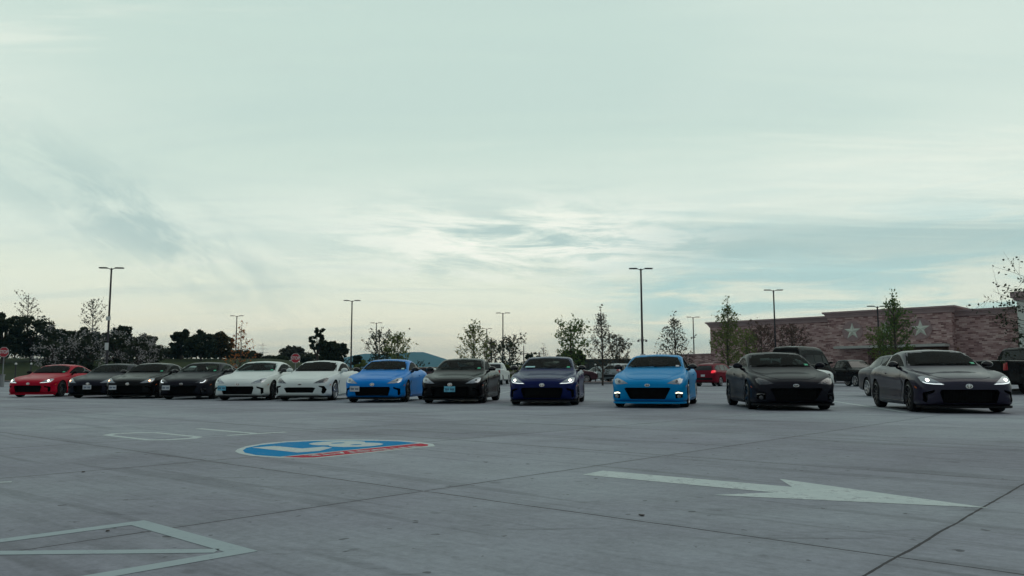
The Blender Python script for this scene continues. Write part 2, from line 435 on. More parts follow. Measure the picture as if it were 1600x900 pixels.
flat('painted_stripe', [strip((-3.19, 1.69), (-4.04, .86), .075)], PAINTO, ZP, lot)
# letters T O ahead of the shield
flat('painted_letter_t', [[(-10.95, 5.41), (-10.95, 5.51), (-9.45, 5.51), (-9.45, 5.41)], [(-9.45, 5.06), (-9.45, 5.87), (-9.33, 5.87), (-9.33, 5.06)]], PAINTW, ZP, lot)
oo = [(-10.82, 4.24), (-10.82, 4.56), (-10.62, 4.74), (-9.38, 4.74), (-9.18, 4.56), (-9.18, 4.24), (-9.38, 4.06), (-10.62, 4.06)]
oi = [(-10.68, 4.27), (-10.68, 4.53), (-10.54, 4.66), (-9.46, 4.66), (-9.32, 4.53), (-9.32, 4.27), (-9.46, 4.14), (-10.54, 4.14)]
flat('painted_letter_o', [[oo[i], oo[(i + 1) % 8], oi[(i + 1) % 8], oi[i]] for i in range(8)], PAINTW, ZP, lot)
sh = [(-6.28, 5.66), (-6.50, 5.83), (-6.79, 5.91), (-7.13, 5.91), (-7.47, 5.79), (-7.73, 5.58), (-7.93, 5.32), (-8.01, 5.01), (-7.94, 4.68), (-7.75, 4.38), (-7.51, 4.16), (-7.31, 4.02), (-7.07, 3.93), (-6.77, 3.88), (-6.46, 3.94), (-6.22, 4.04), (-6.13, 4.14), (-6.17, 4.62), (-6.23, 5.12)]
shield = flat('painted_route_shield', [sh], PAINTW, ZP, lot)
cen = Vector((-6.95, 4.93))
inn = [tuple(cen + (Vector(q) - cen) * .935) for q in sh]
red = [q for q in inn if q[0] > -6.50]
cutA, cutB = (-6.56, 4.03), (-6.70, 5.83)
blue = [(-6.50, 4.01), (-6.80, 3.95), (-7.09, 4.00), (-7.34, 4.12), (-7.56, 4.28), (-7.76, 4.55), (-7.88, 4.93), (-7.80, 5.24), (-7.58, 5.50), (-7.29, 5.72), (-7.03, 5.82), (-6.78, 5.81), (-6.70, 5.79)]
flat('shield_blue_field', [blue], PAINTB, ZP + .0012, shield)
redp = [(-6.45, 4.00), (-6.27, 4.09), (-6.20, 4.17), (-6.24, 4.66), (-6.30, 5.17), (-6.36, 5.63), (-6.47, 5.74), (-6.65, 5.79)]
flat('shield_red_band', [redp], PAINTR, ZP + .0012, shield)
def ground_text(name, body, u0, v0, su, sv, bold, z, parent, mat):
    """text whose up is +u and whose right is -v; su, sv = letter height and line width in metres"""
    cu = bpy.data.curves.new('t', 'FONT'); cu.body = body; cu.offset = bold; cu.resolution_u = 3
    o = bpy.data.objects.new('t', cu); COL.objects.link(o)
    dg = bpy.context.evaluated_depsgraph_get(); me = bpy.data.meshes.new_from_object(o.evaluated_get(dg))
    bpy.data.objects.remove(o)
    xs_ = [v.co.x for v in me.vertices]; ys_ = [v.co.y for v in me.vertices]
    x0, x1, y0, y1 = min(xs_), max(xs_), min(ys_), max(ys_)
    for v in me.vertices:
        a = (v.co.x - x0) / (x1 - x0); b_ = (v.co.y - y0) / (y1 - y0)
        v.co = uv(u0 + su * b_, v0 - sv * a, z)
    me.update()
    bm = bmesh.new(); bm.from_mesh(me); bmesh.ops.recalc_face_normals(bm, faces=bm.faces)
    for f in bm.faces:
        if f.normal.z < 0: f.normal_flip()
    bm.to_mesh(me); bm.free()
    return link(name, me, mat, parent)
ground_text('shield_number', '8', -7.62, 5.54, .86, .62, .05, ZP + .0024, shield, PAINTW)
flat('shield_number', [[(-7.54, 4.33), (-7.54, 4.58), (-7.06, 4.60), (-7.08, 4.86), (-6.92, 4.86), (-6.70, 4.56), (-6.72, 4.33)]], PAINTW, ZP + .0024, shield)
ground_text('shield_lettering', 'INTERSTATE', -6.45, 5.52, .14, 1.30, .02, ZP + .0024, shield, PAINTW)
def worldstrip(name, a, b_, w, ext=0):
    A, B = ground_pt(*a), ground_pt(*b_); dd = (B - A).normalized(); A -= dd * ext; B += dd * ext; nn = Vector((-dd.y, dd.x, 0)) * w / 2; k = 10
    vv = []
    for i in range(k + 1):
        P = A.lerp(B, i / k)
        for s_ in (1, -1):
            q = P + nn * s_; vv.append((q.x, q.y, gz(q.x, q.y) + ZP))
    o = link(name, pyd(vv, [(2 * i + 1, 2 * i + 3, 2 * i + 2, 2 * i) for i in range(k)]), PAINTW, lot)
    return o
worldstrip('painted_stall_line', (1302, 628), (1417, 646), .11)
worldstrip('painted_stall_line', (722, 626.5), (796, 612.5), .11)
worldstrip('painted_stall_line', (1110, 620), (1145, 619), .11)
worldstrip('painted_stall_line', (1310, 617), (1345, 617.5), .11)
worldstrip('painted_stall_line', (905, 614), (940, 613.5), .11)
worldstrip('painted_dash', (-60, 761), (18, 757.5), .05)

# ------------------------------------------------------------------ planting beds and kerbs
m, t, p = newmat('mulch'); ob = t.new('ShaderNodeTexCoord').outputs['Object']
ff = t.noise(ob, 9, 6, .8)
t.put(p.inputs['Base Color'], t.ramp(ff, [(.3, (.03, .016, .012)), (.55, (.10, .045, .032)), (.75, (.17, .09, .065))])); p.inputs['Roughness'].default_value = 1
MULCH = m
m, t, p = newmat('kerb_concrete'); ob = t.new('ShaderNodeTexCoord').outputs['Object']
t.put(p.inputs['Base Color'], t.mix(t.noise(ob, 3, 6, .7), (.15, .16, .18), (.27, .28, .29))); p.inputs['Roughness'].default_value = .8
KERB = m
def island(cx, cy, L, Wd, ang=None):
    ang = math.atan2(DU.y, DU.x) if ang is None else ang
    k = 10; out = []
    for i in range(k): out.append((L / 2 - Wd / 2 + Wd / 2 * math.cos(-math.pi / 2 + math.pi * i / (k - 1)), Wd / 2 * math.sin(-math.pi / 2 + math.pi * i / (k - 1))))
    for i in range(k): out.append((-L / 2 + Wd / 2 + Wd / 2 * math.cos(math.pi / 2 + math.pi * i / (k - 1)), Wd / 2 * math.sin(math.pi / 2 + math.pi * i / (k - 1))))
    ca, sa = math.cos(ang), math.sin(ang)
    T = lambda q, s_, z: (cx + (q[0] * ca - q[1] * sa) * s_, cy + (q[0] * sa + q[1] * ca) * s_, z)
    z0 = gz(cx, cy)
    mbk = MB(); N = len(out)
    s2 = 1 - .3 / Wd
    v = [T(q, 1, z0 - .3) for q in out] + [T(q, 1, z0 + .15) for q in out] + [T(q, s2, z0 + .15) for q in out] + [T(q, s2, z0 - .3) for q in out]
    f = []
    for i in range(N):
        j = (i + 1) % N
        for a in range(3): f.append((a * N + i, a * N + j, (a + 1) * N + j, (a + 1) * N + i))
    mbk.add(v, f); kb = struct(mbk.build('kerb', KERB))
    mm = MB(); mm.add([T(q, s2, z0 + .12) for q in out] + [T((0, 0), 1, z0 + .22)], [(i, (i + 1) % N, N) for i in range(N)])
    struct(mm.build('planting_bed', MULCH, None, True, 180))

# ------------------------------------------------------------------ vehicles: lofted bodies, openings cut out, panels laid on
def pchip(xs_, ys_):
    xs_ = np.array(xs_, float); ys_ = np.array(ys_, float); h = np.diff(xs_); dl = np.diff(ys_) / h
    m_ = np.zeros(len(xs_))
    for i in range(1, len(xs_) - 1):
        if dl[i - 1] * dl[i] > 0:
            w1 = 2 * h[i] + h[i - 1]; w2_ = h[i] + 2 * h[i - 1]; m_[i] = (w1 + w2_) / (w1 / dl[i - 1] + w2_ / dl[i])
    m_[0] = dl[0]; m_[-1] = dl[-1]
    def f(x):
        i = min(max(int(np.searchsorted(xs_, x)) - 1, 0), len(h) - 1); t_ = (x - xs_[i]) / h[i]
        return ((1 + 2 * t_) * (1 - t_) ** 2 * ys_[i] + t_ * (1 - t_) ** 2 * h[i] * m_[i] + t_ * t_ * (3 - 2 * t_) * ys_[i + 1] + t_ * t_ * (t_ - 1) * h[i] * m_[i + 1])
    return f
def catmull(P, k):
    out = []
    for i in range(len(P) - 1):
        p0 = P[max(i - 1, 0)]; p1 = P[i]; p2 = P[i + 1]; p3 = P[min(i + 2, len(P) - 1)]
        for j in range(k):
            t_ = j / k
            out.append(.5 * ((2 * p1) + (p2 - p0) * t_ + (2 * p0 - 5 * p1 + 4 * p2 - p3) * t_ ** 2 + (3 * p1 - p0 - 3 * p2 + p3) * t_ ** 3))
    out.append(P[-1]); return out
KEYS = ['zb', 'w', 'zs', 'zt', 'wt', 'wr', 'zr', 'zc']
def loft(T, k=4, ny=64, inner=False, y0=None, y1=None):
    F = {q: pchip(T['y'], T[q]) for q in KEYS}
    L = T['y'][-1]
    if not inner:
        a = np.linspace(0, 1, ny); st = list(L * (a + .045 * np.sin(-2 * np.pi * a)))   # denser at both ends
        st = sorted(set([round(float(x), 4) for x in st] + [.02, .05]))
        st[0] = 0.0; st[-1] = L
    else: st = list(np.linspace(y0, y1, 26))
    rings = []
    for y in st:
        q = {a: float(F[a](y)) for a in KEYS}
        if not inner:
            zb, w, zs, zt, wt, wr, zr, zc_ = [q[a] for a in KEYS]
            P = [(0, zb), (.80 * w, zb), (.95 * w, zb + .02), (w, zb + .10), (w * T.get('waist', .985), .5 * (zb + zs) + .02), (w, zs - .05),
                 (.5 * (w + wt) + .012, zs * .42 + zt * .58), (wt, zt), (.5 * (wt + wr) + T.get('tumble', .006), .5 * (zt + zr) + .004), (wr, zr), (.55 * wr, zr + (zc_ - zr) * .70), (0, zc_)]
            H = catmull([np.array(a) for a in P], k)
        else:
            w = q['wt'] - .055
            H = [np.array(a) for a in [(0, .46), (w, .46), (w, q['zt'] - .03), (q['wr'] - .045, q['zr'] - .05), (.5 * q['wr'], q['zr'] * .4 + q['zc'] * .6 - .045), (0, q['zc'] - .045)]]
        ring = [(a[0], y, a[1]) for a in H] + [(-a[0], y, a[1]) for a in H[-2:0:-1]]
        rings.append(ring)
    N = len(rings[0]); v = [p_ for r in rings for p_ in r]; f = []
    for i in range(len(rings) - 1):
        for j in range(N): f.append((i * N + j, i * N + (j + 1) % N, (i + 1) * N + (j + 1) % N, (i + 1) * N + j))
    f.append(tuple(range(N))[::-1]); f.append(tuple((len(rings) - 1) * N + j for j in range(N)))
    return v, f
def boolean(me, cutters):
    o = bpy.data.objects.new('tmp', me); COL.objects.link(o); me.materials.append(MAT['cavity']); me.materials.append(MAT['cavity'])
    tmp = []
    for cm in cutters:
        cm.materials.append(MAT['cavity']); cm.materials.append(MAT['cavity'])
        q = bpy.data.objects.new('cut', cm); COL.objects.link(q); tmp.append(q)
        md = o.modifiers.new('b', 'BOOLEAN'); md.operation = 'DIFFERENCE'; md.solver = 'EXACT'; md.object = q
    dg = bpy.context.evaluated_depsgraph_get(); dg.update()
    res = bpy.data.meshes.new_from_object(o.evaluated_get(dg))
    for q in tmp + [o]: bpy.data.objects.remove(q)
    mi_ = [p_.material_index for p_ in res.polygons]; res.materials.clear()
    res.polygons.foreach_set('material_index', mi_); return res
def fix(v, f, mi):
    mb = MB(); mb.add(v, f, mi); return mb.mesh()
class Body:
    def __init__(s, T, cavity=None, cuts=(), wells=(), bed=None):
        v, f = loft(T); s.T = T
        base = fix(v, f, 0)
        s.bvh = BVHTree.FromPolygons([Vector(x) for x in v], f)
        cs = []
        if cavity: cs.append(fix(*loft(T, inner=True, y0=cavity[0], y1=cavity[1]), 1))
        for (ax, poly, a, b_, both) in cuts:
            for sg in ((1, -1) if both else (1,)):
                mb = MB(); pp = [(x * sg, z) for x, z in poly] if ax == 'y' else poly
                mb.prism(pp, a, b_, ax, 1); cs.append(mb.mesh())
        for (y, r) in wells:
            for sg in (1, -1):
                mb = MB(); wmax = max(T['w'])
                mb.prism([(y + r * math.cos(2 * math.pi * i / 32), T['wz'] + r * math.sin(2 * math.pi * i / 32)) for i in range(32)], sg * (wmax - .27), sg * (wmax + .3), 'x', 1); cs.append(mb.mesh())
        if bed: mb = MB(); mb.box(*bed, mi=1); cs.append(mb.mesh())
        s.me = boolean(base, cs)
        s.me.shade_smooth(); s.me.set_sharp_from_angle(angle=R(32))
    def hit(s, d, a, b_, sg=1):
        if d == 'f': o, r = Vector((a * sg, -8, b_)), Vector((0, 1, 0))
        elif d == 'r': o, r = Vector((a * sg, 14, b_)), Vector((0, -1, 0))
        elif d == 's': o, r = Vector((sg * 8, a, b_)), Vector((-sg, 0, 0))
        else: o, r = Vector((a * sg, b_, 8)), Vector((0, 0, -1))
        l, nn, i, ds = s.bvh.ray_cast(o, r)
        if l is None:
            q = o + r * (8 if d in 'fs' else 8)
            if d == 'f': q = Vector((a * sg, 1.0, b_))
            l, nn, i, ds = s.bvh.find_nearest(q)
        if nn.dot(r) > 0: nn = -nn
        return l, nn
    def patch(s, d, poly, off=.004, thick=.012, res=.06, both=False, sg0=1):
        mb = MB()
        for sg in ((1, -1) if both else (sg0,)):
            pts = [Vector(q) for q in poly]; P = []
            for i in range(len(pts)):
                a, b_ = pts[i], pts[(i + 1) % len(pts)]; k = max(1, int((b_ - a).length / res))
                for j in range(k): P.append(a.lerp(b_, j / k))
            nb = len(P); x0, x1 = min(q.x for q in P), max(q.x for q in P); y0, y1 = min(q.y for q in P), max(q.y for q in P)
            G_ = [Vector((x0 + res * (i + .5), y0 + res * (j + .5))) for i in range(int((x1 - x0) / res) + 1) for j in range(int((y1 - y0) / res) + 1)]
            G_ = [g for g in G_ if min((g - q).length for q in P) > res * .45 and g.x < x1 and g.y < y1]
            vs, es, fs, *_r = delaunay_2d_cdt(P + G_, [(i, (i + 1) % nb) for i in range(nb)], [list(range(nb))], 1, 1e-6)
            top = []; nrm = []
            for q in vs:
                l, nn = s.hit(d, q.x, q.y, sg); top.append(l + nn * off); nrm.append(nn)
            V_ = top + [a - nn * (thick + off) for a, nn in zip(top, nrm)]; k = len(top); F_ = []
            ec = {}
            for f in fs:
                a, b_, c_ = [top[i] for i in f[:3]]
                gn = (b_ - a).cross(c_ - a); f = list(f)
                if gn.dot(nrm[f[0]]) < 0: f = f[::-1]
                F_.append(tuple(f))
                for i in range(len(f)):
                    e = (f[i], f[(i + 1) % len(f)]); ec[e] = 1
            for (a, b_) in list(ec):
                if (b_, a) not in ec: F_.append((b_, a, a + k, b_ + k))
            mb.add(V_, F_)
        me = pyd(mb.v, mb.f); me.shade_smooth(); me.set_sharp_from_angle(angle=R(50)); return me

def ell(cx_, cz_, a, b_, k=16, ph=0): return [(cx_ + a * math.cos(2 * math.pi * i / k + ph), cz_ + b_ * math.sin(2 * math.pi * i / k + ph)) for i in range(k)]
def mirror_mesh(x, y, z, s=1.0, sg=1):
    bm = bmesh.new(); bmesh.ops.create_uvsphere(bm, u_segments=14, v_segments=8, radius=.5)
    for v in bm.verts:
        c_ = v.co; c_.x *= .225 * s; c_.y *= .15 * s; c_.z *= .145 * s
        c_.z = max(c_.z, -.055 * s) ; c_.y = min(c_.y, .05 * s)
    bmesh.ops.translate(bm, verts=bm.verts, vec=(x * sg, y, z))
    me = bm_mesh(bm, True, 50)
    mb = MB(); mb.add([v.co[:] for v in me.vertices], [tuple(q.vertices) for q in me.polygons])
    mb.tube([((x - .06 * s) * sg, y, z - .05 * s), ((x - .15 * s) * sg, y + .02, z - .09 * s)], [.03 * s, .035 * s], 6)
    return mb.mesh(True, 50)
WH = {}
def wheel_meshes(r, style, w=.215, rr=None):
    """rim styles: a multi-spoke, b split five-spoke; outer face towards +x"""
    key = (r, style, w)
    if key in WH: return WH[key]
    rr = rr or r - .088; h = w / 2
    t_ = MB(); t_.lathe_x([(-h + .008, rr - .004), (-h, r - .05), (-h + .02, r - .010), (-h + .05, r), (h - .05, r), (h - .02, r - .010), (h, r - .05), (h - .008, rr - .004)], 36)
    rm = MB(); rm.lathe_x([(h - .006, rr + .003), (h + .002, rr - .010), (h - .02, rr - .018), (h - .05, rr - .034), (-h + .01, rr - .034), (-h + .01, rr + .0)], 36)
    rm.lathe_x([(h - .01, .0005), (h - .012, .035), (h - .03, .055), (h - .07, .05), (h - .07, .0005)], 16)
    nsp = {'a': 10, 'b': 5, 'c': 7}[style]
    for i in range(nsp):
        for dlt in ((-.16, .16) if style == 'b' else (0,)):
            a0 = 2 * math.pi * i / nsp; a1 = a0 + dlt
            p0 = Vector((h - .035, .045 * math.cos(a0), .045 * math.sin(a0))); p1 = Vector((h - .012, (rr - .02) * math.cos(a1), (rr - .02) * math.sin(a1)))
            dr = (p1 - p0).normalized(); sd = dr.cross(Vector((1, 0, 0))).normalized(); up = sd.cross(dr)
            ww = .011 if style != 'c' else .02
            vv = []
            for pp, k_ in ((p0, 1.1), (p1, 1.0)):
                for a, b_ in ((-1, -1), (1, -1), (1, 1), (-1, 1)): vv.append(pp + sd * a * ww * k_ + up * b_ * .010)
            rm.add(vv, [(0, 1, 2, 3), (7, 6, 5, 4), (0, 4, 5, 1), (1, 5, 6, 2), (2, 6, 7, 3), (3, 7, 4, 0)])
    dk = MB(); dk.lathe_x([(-.02, .06), (-.02, rr - .055), (.005, rr - .055), (.005, .06)], 24)
    dk.lathe_x([(-h + .02, .0005), (-h + .02, rr - .03), (-h + .03, rr - .03), (-h + .03, .0005)], 24)
    WH[key] = (dk.mesh(True), t_.mesh(True, 40), rm.mesh(True)); return WH[key]

class Kind:
    """a vehicle kind: list of parts (name, mesh, material keys, sub-parts, origin, rz)"""
    def __init__(s): s.parts = []
    def add(s, name, me, mats, subs=(), loc=(0, 0, 0), rz=0.0):
        q = [name, me, mats if isinstance(mats, list) else [mats], list(subs), loc, rz]; s.parts.append(q); return q
def put(kind, name, label, cat, loc, rz, keys, group=None, skip=(), only_extra=None, L=4.26):
    root = thing(name, label, cat, loc, rz, group)
    def mk(q, par, top):
        nm, me, mats, subs, lc, rzz = q
        if nm in skip: return
        for k_ in mats:
            if keys.get(k_, k_) is None: return
        if not len(me.materials):
            mi_ = [p_.material_index for p_ in me.polygons]
            for _ in mats: me.materials.append(MAT['plastic'])
            me.polygons.foreach_set('material_index', mi_)
        o = bpy.data.objects.new(nm, me); COL.objects.link(o); o.parent = par; o.location = lc; o.rotation_euler = (0, 0, rzz)
        for i, k_ in enumerate(mats):
            o.material_slots[i].link = 'OBJECT'; o.material_slots[i].material = MAT[keys.get(k_, k_)]
        for c_ in subs: mk(c_, o, False)
    for q in kind.parts: mk(q, root, True)
    return root
def add_wheels(K, T, yf, yr, r, style, track_in=.125, w=.215):
    dk, ty, rm = wheel_meshes(r, style, w); wx = max(T['w']) - track_in
    for y in (yf, yr):
        for sg in (1, -1):
            K.add('wheel', dk, 'disc', [['tyre', ty, ['rubber'], [], (0, 0, 0), 0], ['rim', rm, ['RIM'], [], (0, 0, 0), 0]], (wx * sg, y, r), 0 if sg > 0 else math.pi)
def sub(name, me, mats): return [name, me, mats if isinstance(mats, list) else [mats], [], (0, 0, 0), 0]

TC = dict(y=[0, .04, .12, .25, .45, .85, 1.2, 1.45, 1.75, 2.05, 2.4, 2.9, 3.3, 3.7, 3.95, 4.15, 4.22, 4.26],
          zb=[.24, .18, .15, .14, .135, .135, .135, .135, .135, .135, .135, .135, .14, .15, .18, .25, .32, .40],
          w=[.60, .70, .78, .835, .868, .885, .872, .862, .858, .858, .862, .878, .888, .878, .85, .79, .72, .60],
          zs=[.42, .48, .54, .60, .655, .70, .715, .725, .735, .75, .77, .80, .82, .82, .80, .76, .72, .66],
          zt=[.50, .57, .63, .69, .75, .815, .845, .865, .88, .89, .90, .925, .945, .93, .92, .90, .85, .72],
          wt=[.50, .58, .66, .72, .775, .80, .80, .79, .78, .78, .78, .785, .79, .77, .72, .66, .6, .5],
          wr=[.38, .42, .46, .50, .53, .57, .66, .67, .635, .595, .575, .56, .54, .50, .50, .46, .42, .36],
          zr=[.53, .59, .645, .69, .73, .79, .865, .97, 1.105, 1.22, 1.25, 1.215, 1.12, 1.0, .965, .955, .90, .74],
          zc=[.54, .605, .66, .705, .75, .815, .895, 1.01, 1.145, 1.262, 1.30, 1.265, 1.16, 1.02, .975, .975, .915, .76], wz=.315)
def mir(p): return [(-x, z) for x, z in p[::-1]]
def coupe(style, rimstyle):
    K = Kind(); T = TC
    ws = [(-.715, .932), (.715, .932), (.70, .975), (.578, 1.215), (.44, 1.240), (0, 1.254), (-.44, 1.240), (-.578, 1.215), (-.70, .975)]
    wsi = [(x * .94, .975 + (z - .932) * .80) for x, z in ws]
    rw = [(-.58, 1.03), (.58, 1.03), (.48, 1.205), (-.48, 1.205)]; rwi = [(x * .92, 1.115 + (z - 1.115) * .8) for x, z in rw]
    sd = [(1.52, .925), (1.66, .99), (1.90, 1.09), (2.12, 1.165), (2.42, 1.205), (2.85, 1.175), (3.18, 1.075), (3.38, .995), (3.26, .965), (2.5, .935)]
    cen_ = (2.4, 1.05); sdi = [(cen_[0] + (y - cen_[0]) * .95, cen_[1] + (z - cen_[1]) * .80) for y, z in sd]
    if style == 'a':      # wide mouth
        gr = [(-.50, .455), (.50, .455), (.53, .40), (.47, .20), (-.47, .20), (-.53, .40)]
        vent = [(.60, .455), (.80, .40), (.81, .24), (.745, .20), (.73, .36), (.61, .405)]
        lamp = [(.43, .548), (.62, .552), (.75, .570), (.795, .61), (.81, .70), (.755, .715), (.68, .70), (.56, .63)]
        strip_ = [(.45, .552), (.62, .557), (.74, .574), (.775, .60), (.775, .612), (.74, .588), (.62, .569), (.49, .566)]; proj = ell(.700, .638, .029, .024)
    elif style == 'b':    # slim hexagonal mouth
        gr = [(-.40, .425), (.40, .425), (.50, .405), (.42, .26), (-.42, .26), (-.50, .405)]
        vent = [(.58, .475), (.76, .465), (.815, .36), (.79, .26), (.725, .22), (.675, .28), (.70, .40), (.60, .44)]
        lamp = [(.43, .548), (.62, .552), (.75, .570), (.795, .61), (.81, .70), (.755, .715), (.68, .70), (.56, .63)]
        strip_ = [(.45, .552), (.62, .557), (.74, .574), (.775, .60), (.775, .610), (.74, .586), (.62, .567), (.49, .564)]; proj = ell(.700, .638, .029, .024)
    else:                 # earlier nose, trapezoid mouth and fog lamps
        gr = [(-.50, .47), (.50, .47), (.53, .45), (.40, .205), (-.40, .205), (-.53, .45)]
        vent = [(.62, .375), (.72, .40), (.80, .36), (.80, .24), (.63, .22)]
        lamp = [(.45, .566), (.62, .545), (.735, .548), (.775, .59), (.79, .665), (.72, .69), (.60, .645)]
        strip_ = [(.62, .556), (.705, .562), (.743, .602), (.757, .65), (.735, .65), (.72, .606), (.69, .578), (.62, .572)]; proj = ell(.66, .61, .034, .026)
    cuts = [('y', wsi, 1.15, 2.22, False), ('y', rwi, 2.62, 4.1, False), ('x', sdi, -1.3, 1.3, False), ('y', gr, -.5, .17, False)]
    vin = [(sum(x for x, z in vent) / len(vent) + (x - sum(x for x, z in vent) / len(vent)) * .9, z) for x, z in vent]
    cuts += [('y', vin, -.5, .22, True)]
    B = Body(T, (1.36, 3.62), cuts, [(.85, .352), (3.425, .352)])
    K.add('body', B.me, ['PAINT', 'cavity'])
    K.add('hood', B.patch('t', [(-.30, .13), (.30, .13), (.47, .26), (.56, .50), (.66, .95), (.69, 1.24), (.35, 1.20), (0, 1.19), (-.35, 1.20), (-.69, 1.24), (-.66, .95), (-.56, .50), (-.47, .26)], .005, .012, .07), 'PAINT')
    for sg in (1, -1):
        K.add('door', B.patch('s', [(1.44, .24), (2.70, .24), (2.80, .45), (2.83, .70), (2.78, .905), (1.53, .885), (1.42, .74), (1.36, .50)], .004, .012, .08, sg0=sg), 'PAINT',
              [sub('handle', B.patch('s', [(2.52, .765), (2.70, .775), (2.70, .80), (2.52, .79)], .022, .03, .05, sg0=sg), 'PAINT')])
        K.add('side_window', B.patch('s', sd, .003, .006, .07, sg0=sg), 'SGLASS', [sub('window_pillar', B.patch('s', [(2.76, .94), (2.84, .94), (2.90, 1.165), (2.82, 1.18)], .006, .01, .06, sg0=sg), 'gloss')])
        K.add('side_skirt', B.patch('s', [(1.22, .15), (3.05, .15), (3.05, .20), (2.9, .235), (1.4, .215), (1.22, .20)], .022, .03, .08, sg0=sg), 'PAINT')
        if style != 'c': K.add('fender_vent', B.patch('s', [(1.24, .50), (1.34, .62), (1.27, .64), (1.22, .56)], .004, .01, .05, sg0=sg), 'plastic')
        K.add('side_marker', B.patch('s', [(.335, .475), (.43, .50), (.43, .525), (.345, .505)], .004, .01, .05, sg0=sg), 'AMBER')
        K.add('headlight', B.patch('f', lamp, .005, .012, .04, sg0=sg), 'LAMP',
              [sub('headlight_projector', B.patch('f', proj, .011, .01, .03, sg0=sg), 'PROJ'), sub('led_strip', B.patch('f', strip_, .010, .01, .03, sg0=sg), 'STRIP')])
        K.add('turn_signal', B.patch('f', ell(.71, .632, .028, .020), .013, .01, .03, sg0=sg), 'TURN')
        K.add('bumper_duct', B.patch('f', [(x, z) for x, z in vent], -.19, .004, .04, sg0=sg), 'plastic')
        if style == 'c':
            K.add('fog_lamp', B.patch('f', ell(.715, .275, .042, .040), .004, .02, .03, sg0=sg), 'FOG', [sub('daylight_strip', B.patch('f', [(.64, .350), (.70, .375), (.785, .355), (.785, .330), (.71, .345), (.65, .335)], .008, .02, .03, sg0=sg), 'STRIPC')])
        K.add('mirror', mirror_mesh(.925, 1.63, .965, 1.0, sg), 'MIRROR')
        K.add('tail_lamp', B.patch('r', [(.42, .80), (.76, .81), (.78, .86), (.74, .885), (.42, .865)], .005, .012, .05, sg0=sg), 'tail')
    K.add('windshield', B.patch('f', ws, .003, .006, .08), 'GLASS', [sub('inspection_sticker', B.patch('f', [(.53, .965), (.615, .965), (.605, 1.0), (.53, 1.0)], .007, .004, .05), 'STICK'), sub('window_decal', B.patch('f', [(-.60, .975), (-.33, .975), (-.33, 1.01), (-.585, 1.01)], .007, .004, .05), 'DECAL')])
    K.add('rear_window', B.patch('r', rw, .003, .006, .08), 'SGLASS')
    g = MB(); zz = min(z for x, z in gr) + .02; xw = .5
    while zz < max(z for x, z in gr) - .01:
        g.box((0, .10, zz), (.86, .012, .008)); zz += .026
    for i in range(-16, 17): g.box((i * .026, .104, .33), (.005, .010, max(z for x, z in gr) - .215))
    K.add('grille', g.mesh(), 'plastic')
    pl = [(-.66, .02), (-.58, -.025), (.58, -.025), (.66, .02), (.76, .10), (.83, .24), (.86, .42), (.70, .46), (-.70, .46), (-.86, .42), (-.83, .24), (-.76, .10)]
    sp = MB(); sp.prism(pl, .105, .148, 'z'); K.add('front_splitter', sp.mesh(), 'LIP')
    K.add('rear_diffuser', B.patch('r', [(-.55, .30), (.55, .30), (.48, .45), (-.48, .45)], .005, .012, .08), 'plastic')
    if style == 'a':
        em = sub('emblem_field', B.patch('f', ell(0, .520, .050, .031), .009, .006, .03), 'EMBIN')
        K.add('emblem', B.patch('f', ell(0, .520, .064, .043, 20), .007, .01, .03), 'chrome', [em,
              sub('emblem_loop', B.patch('f', ell(0, .528, .044, .012), .012, .006, .03), 'chrome'), sub('emblem_stem', B.patch('f', ell(0, .519, .012, .030), .013, .006, .03), 'chrome')])
    else:
        K.add('emblem', B.patch('f', ell(0, .515 if style == 'b' else .525, .060, .030, 20), .007, .01, .03), 'chrome', [sub('emblem_field', B.patch('f', ell(0, .515 if style == 'b' else .525, .050, .022), .009, .006, .03), 'EMBIN'),
              sub('emblem_star', B.patch('f', ell(-.022, .520 if style == 'b' else .53, .013, .008, 4), .012, .006, .03), 'chrome')] + [sub('emblem_star', B.patch('f', ell(a, b_, .006, .005, 4), .012, .006, .03), 'chrome') for a, b_ in ((.005, .53), (.02, .522), (.012, .514))])
    # cabin
    d_ = MB(); d_.box((0, 1.62, .83), (1.42, .36, .16)); d_.box((0, 1.58, .60), (1.40, .30, .35)); K.add('dashboard', d_.mesh(), 'interior')
    for x in (-.36, .36):
        s_ = MB(); s_.prism([(x - .22, .5), (x + .22, .5), (x + .24, .9), (x + .16, 1.02), (x - .16, 1.02), (x - .24, .9)], 2.42, 2.56, 'y'); s_.box((x, 2.25, .56), (.46, .5, .16)); s_.prism([(x - .12, 1.02), (x + .12, 1.02), (x + .10, 1.16), (x - .10, 1.16)], 2.46, 2.56, 'y')
        K.add('seat', s_.mesh(), 'interior')
    r_ = MB(); r_.box((0, 3.15, .72), (1.2, .2, .40)); K.add('rear_seat', r_.mesh(), 'interior')
    st = MB(); k = 20; st.tube([(.36 + .17 * math.cos(2 * math.pi * i / k), 1.88 - .05 * math.sin(2 * math.pi * i / k), .90 + .165 * math.sin(2 * math.pi * i / k)) for i in range(k + 1)], [.014] * (k + 1), 6); st.box((.36, 1.88, .90), (.33, .02, .04))
    K.add('steering_wheel', st.mesh(True), 'plastic')
    rv = MB(); rv.box((0, 1.98, 1.165), (.24, .03, .06)); rv.box((0, 2.0, 1.215), (.04, .03, .06)); K.add('rearview_mirror', rv.mesh(), 'plastic')
    wp = MB()
    for x0_, x1_ in ((-.55, -.02), (.0, .53)):
        a, na = B.hit('f', x0_, .955); b_, nb_ = B.hit('f', x1_, .965); wp.tube([a + na * .015, b_ + nb_ * .02], [.008, .008], 5)
    K.add('wiper', wp.mesh(), 'plastic')
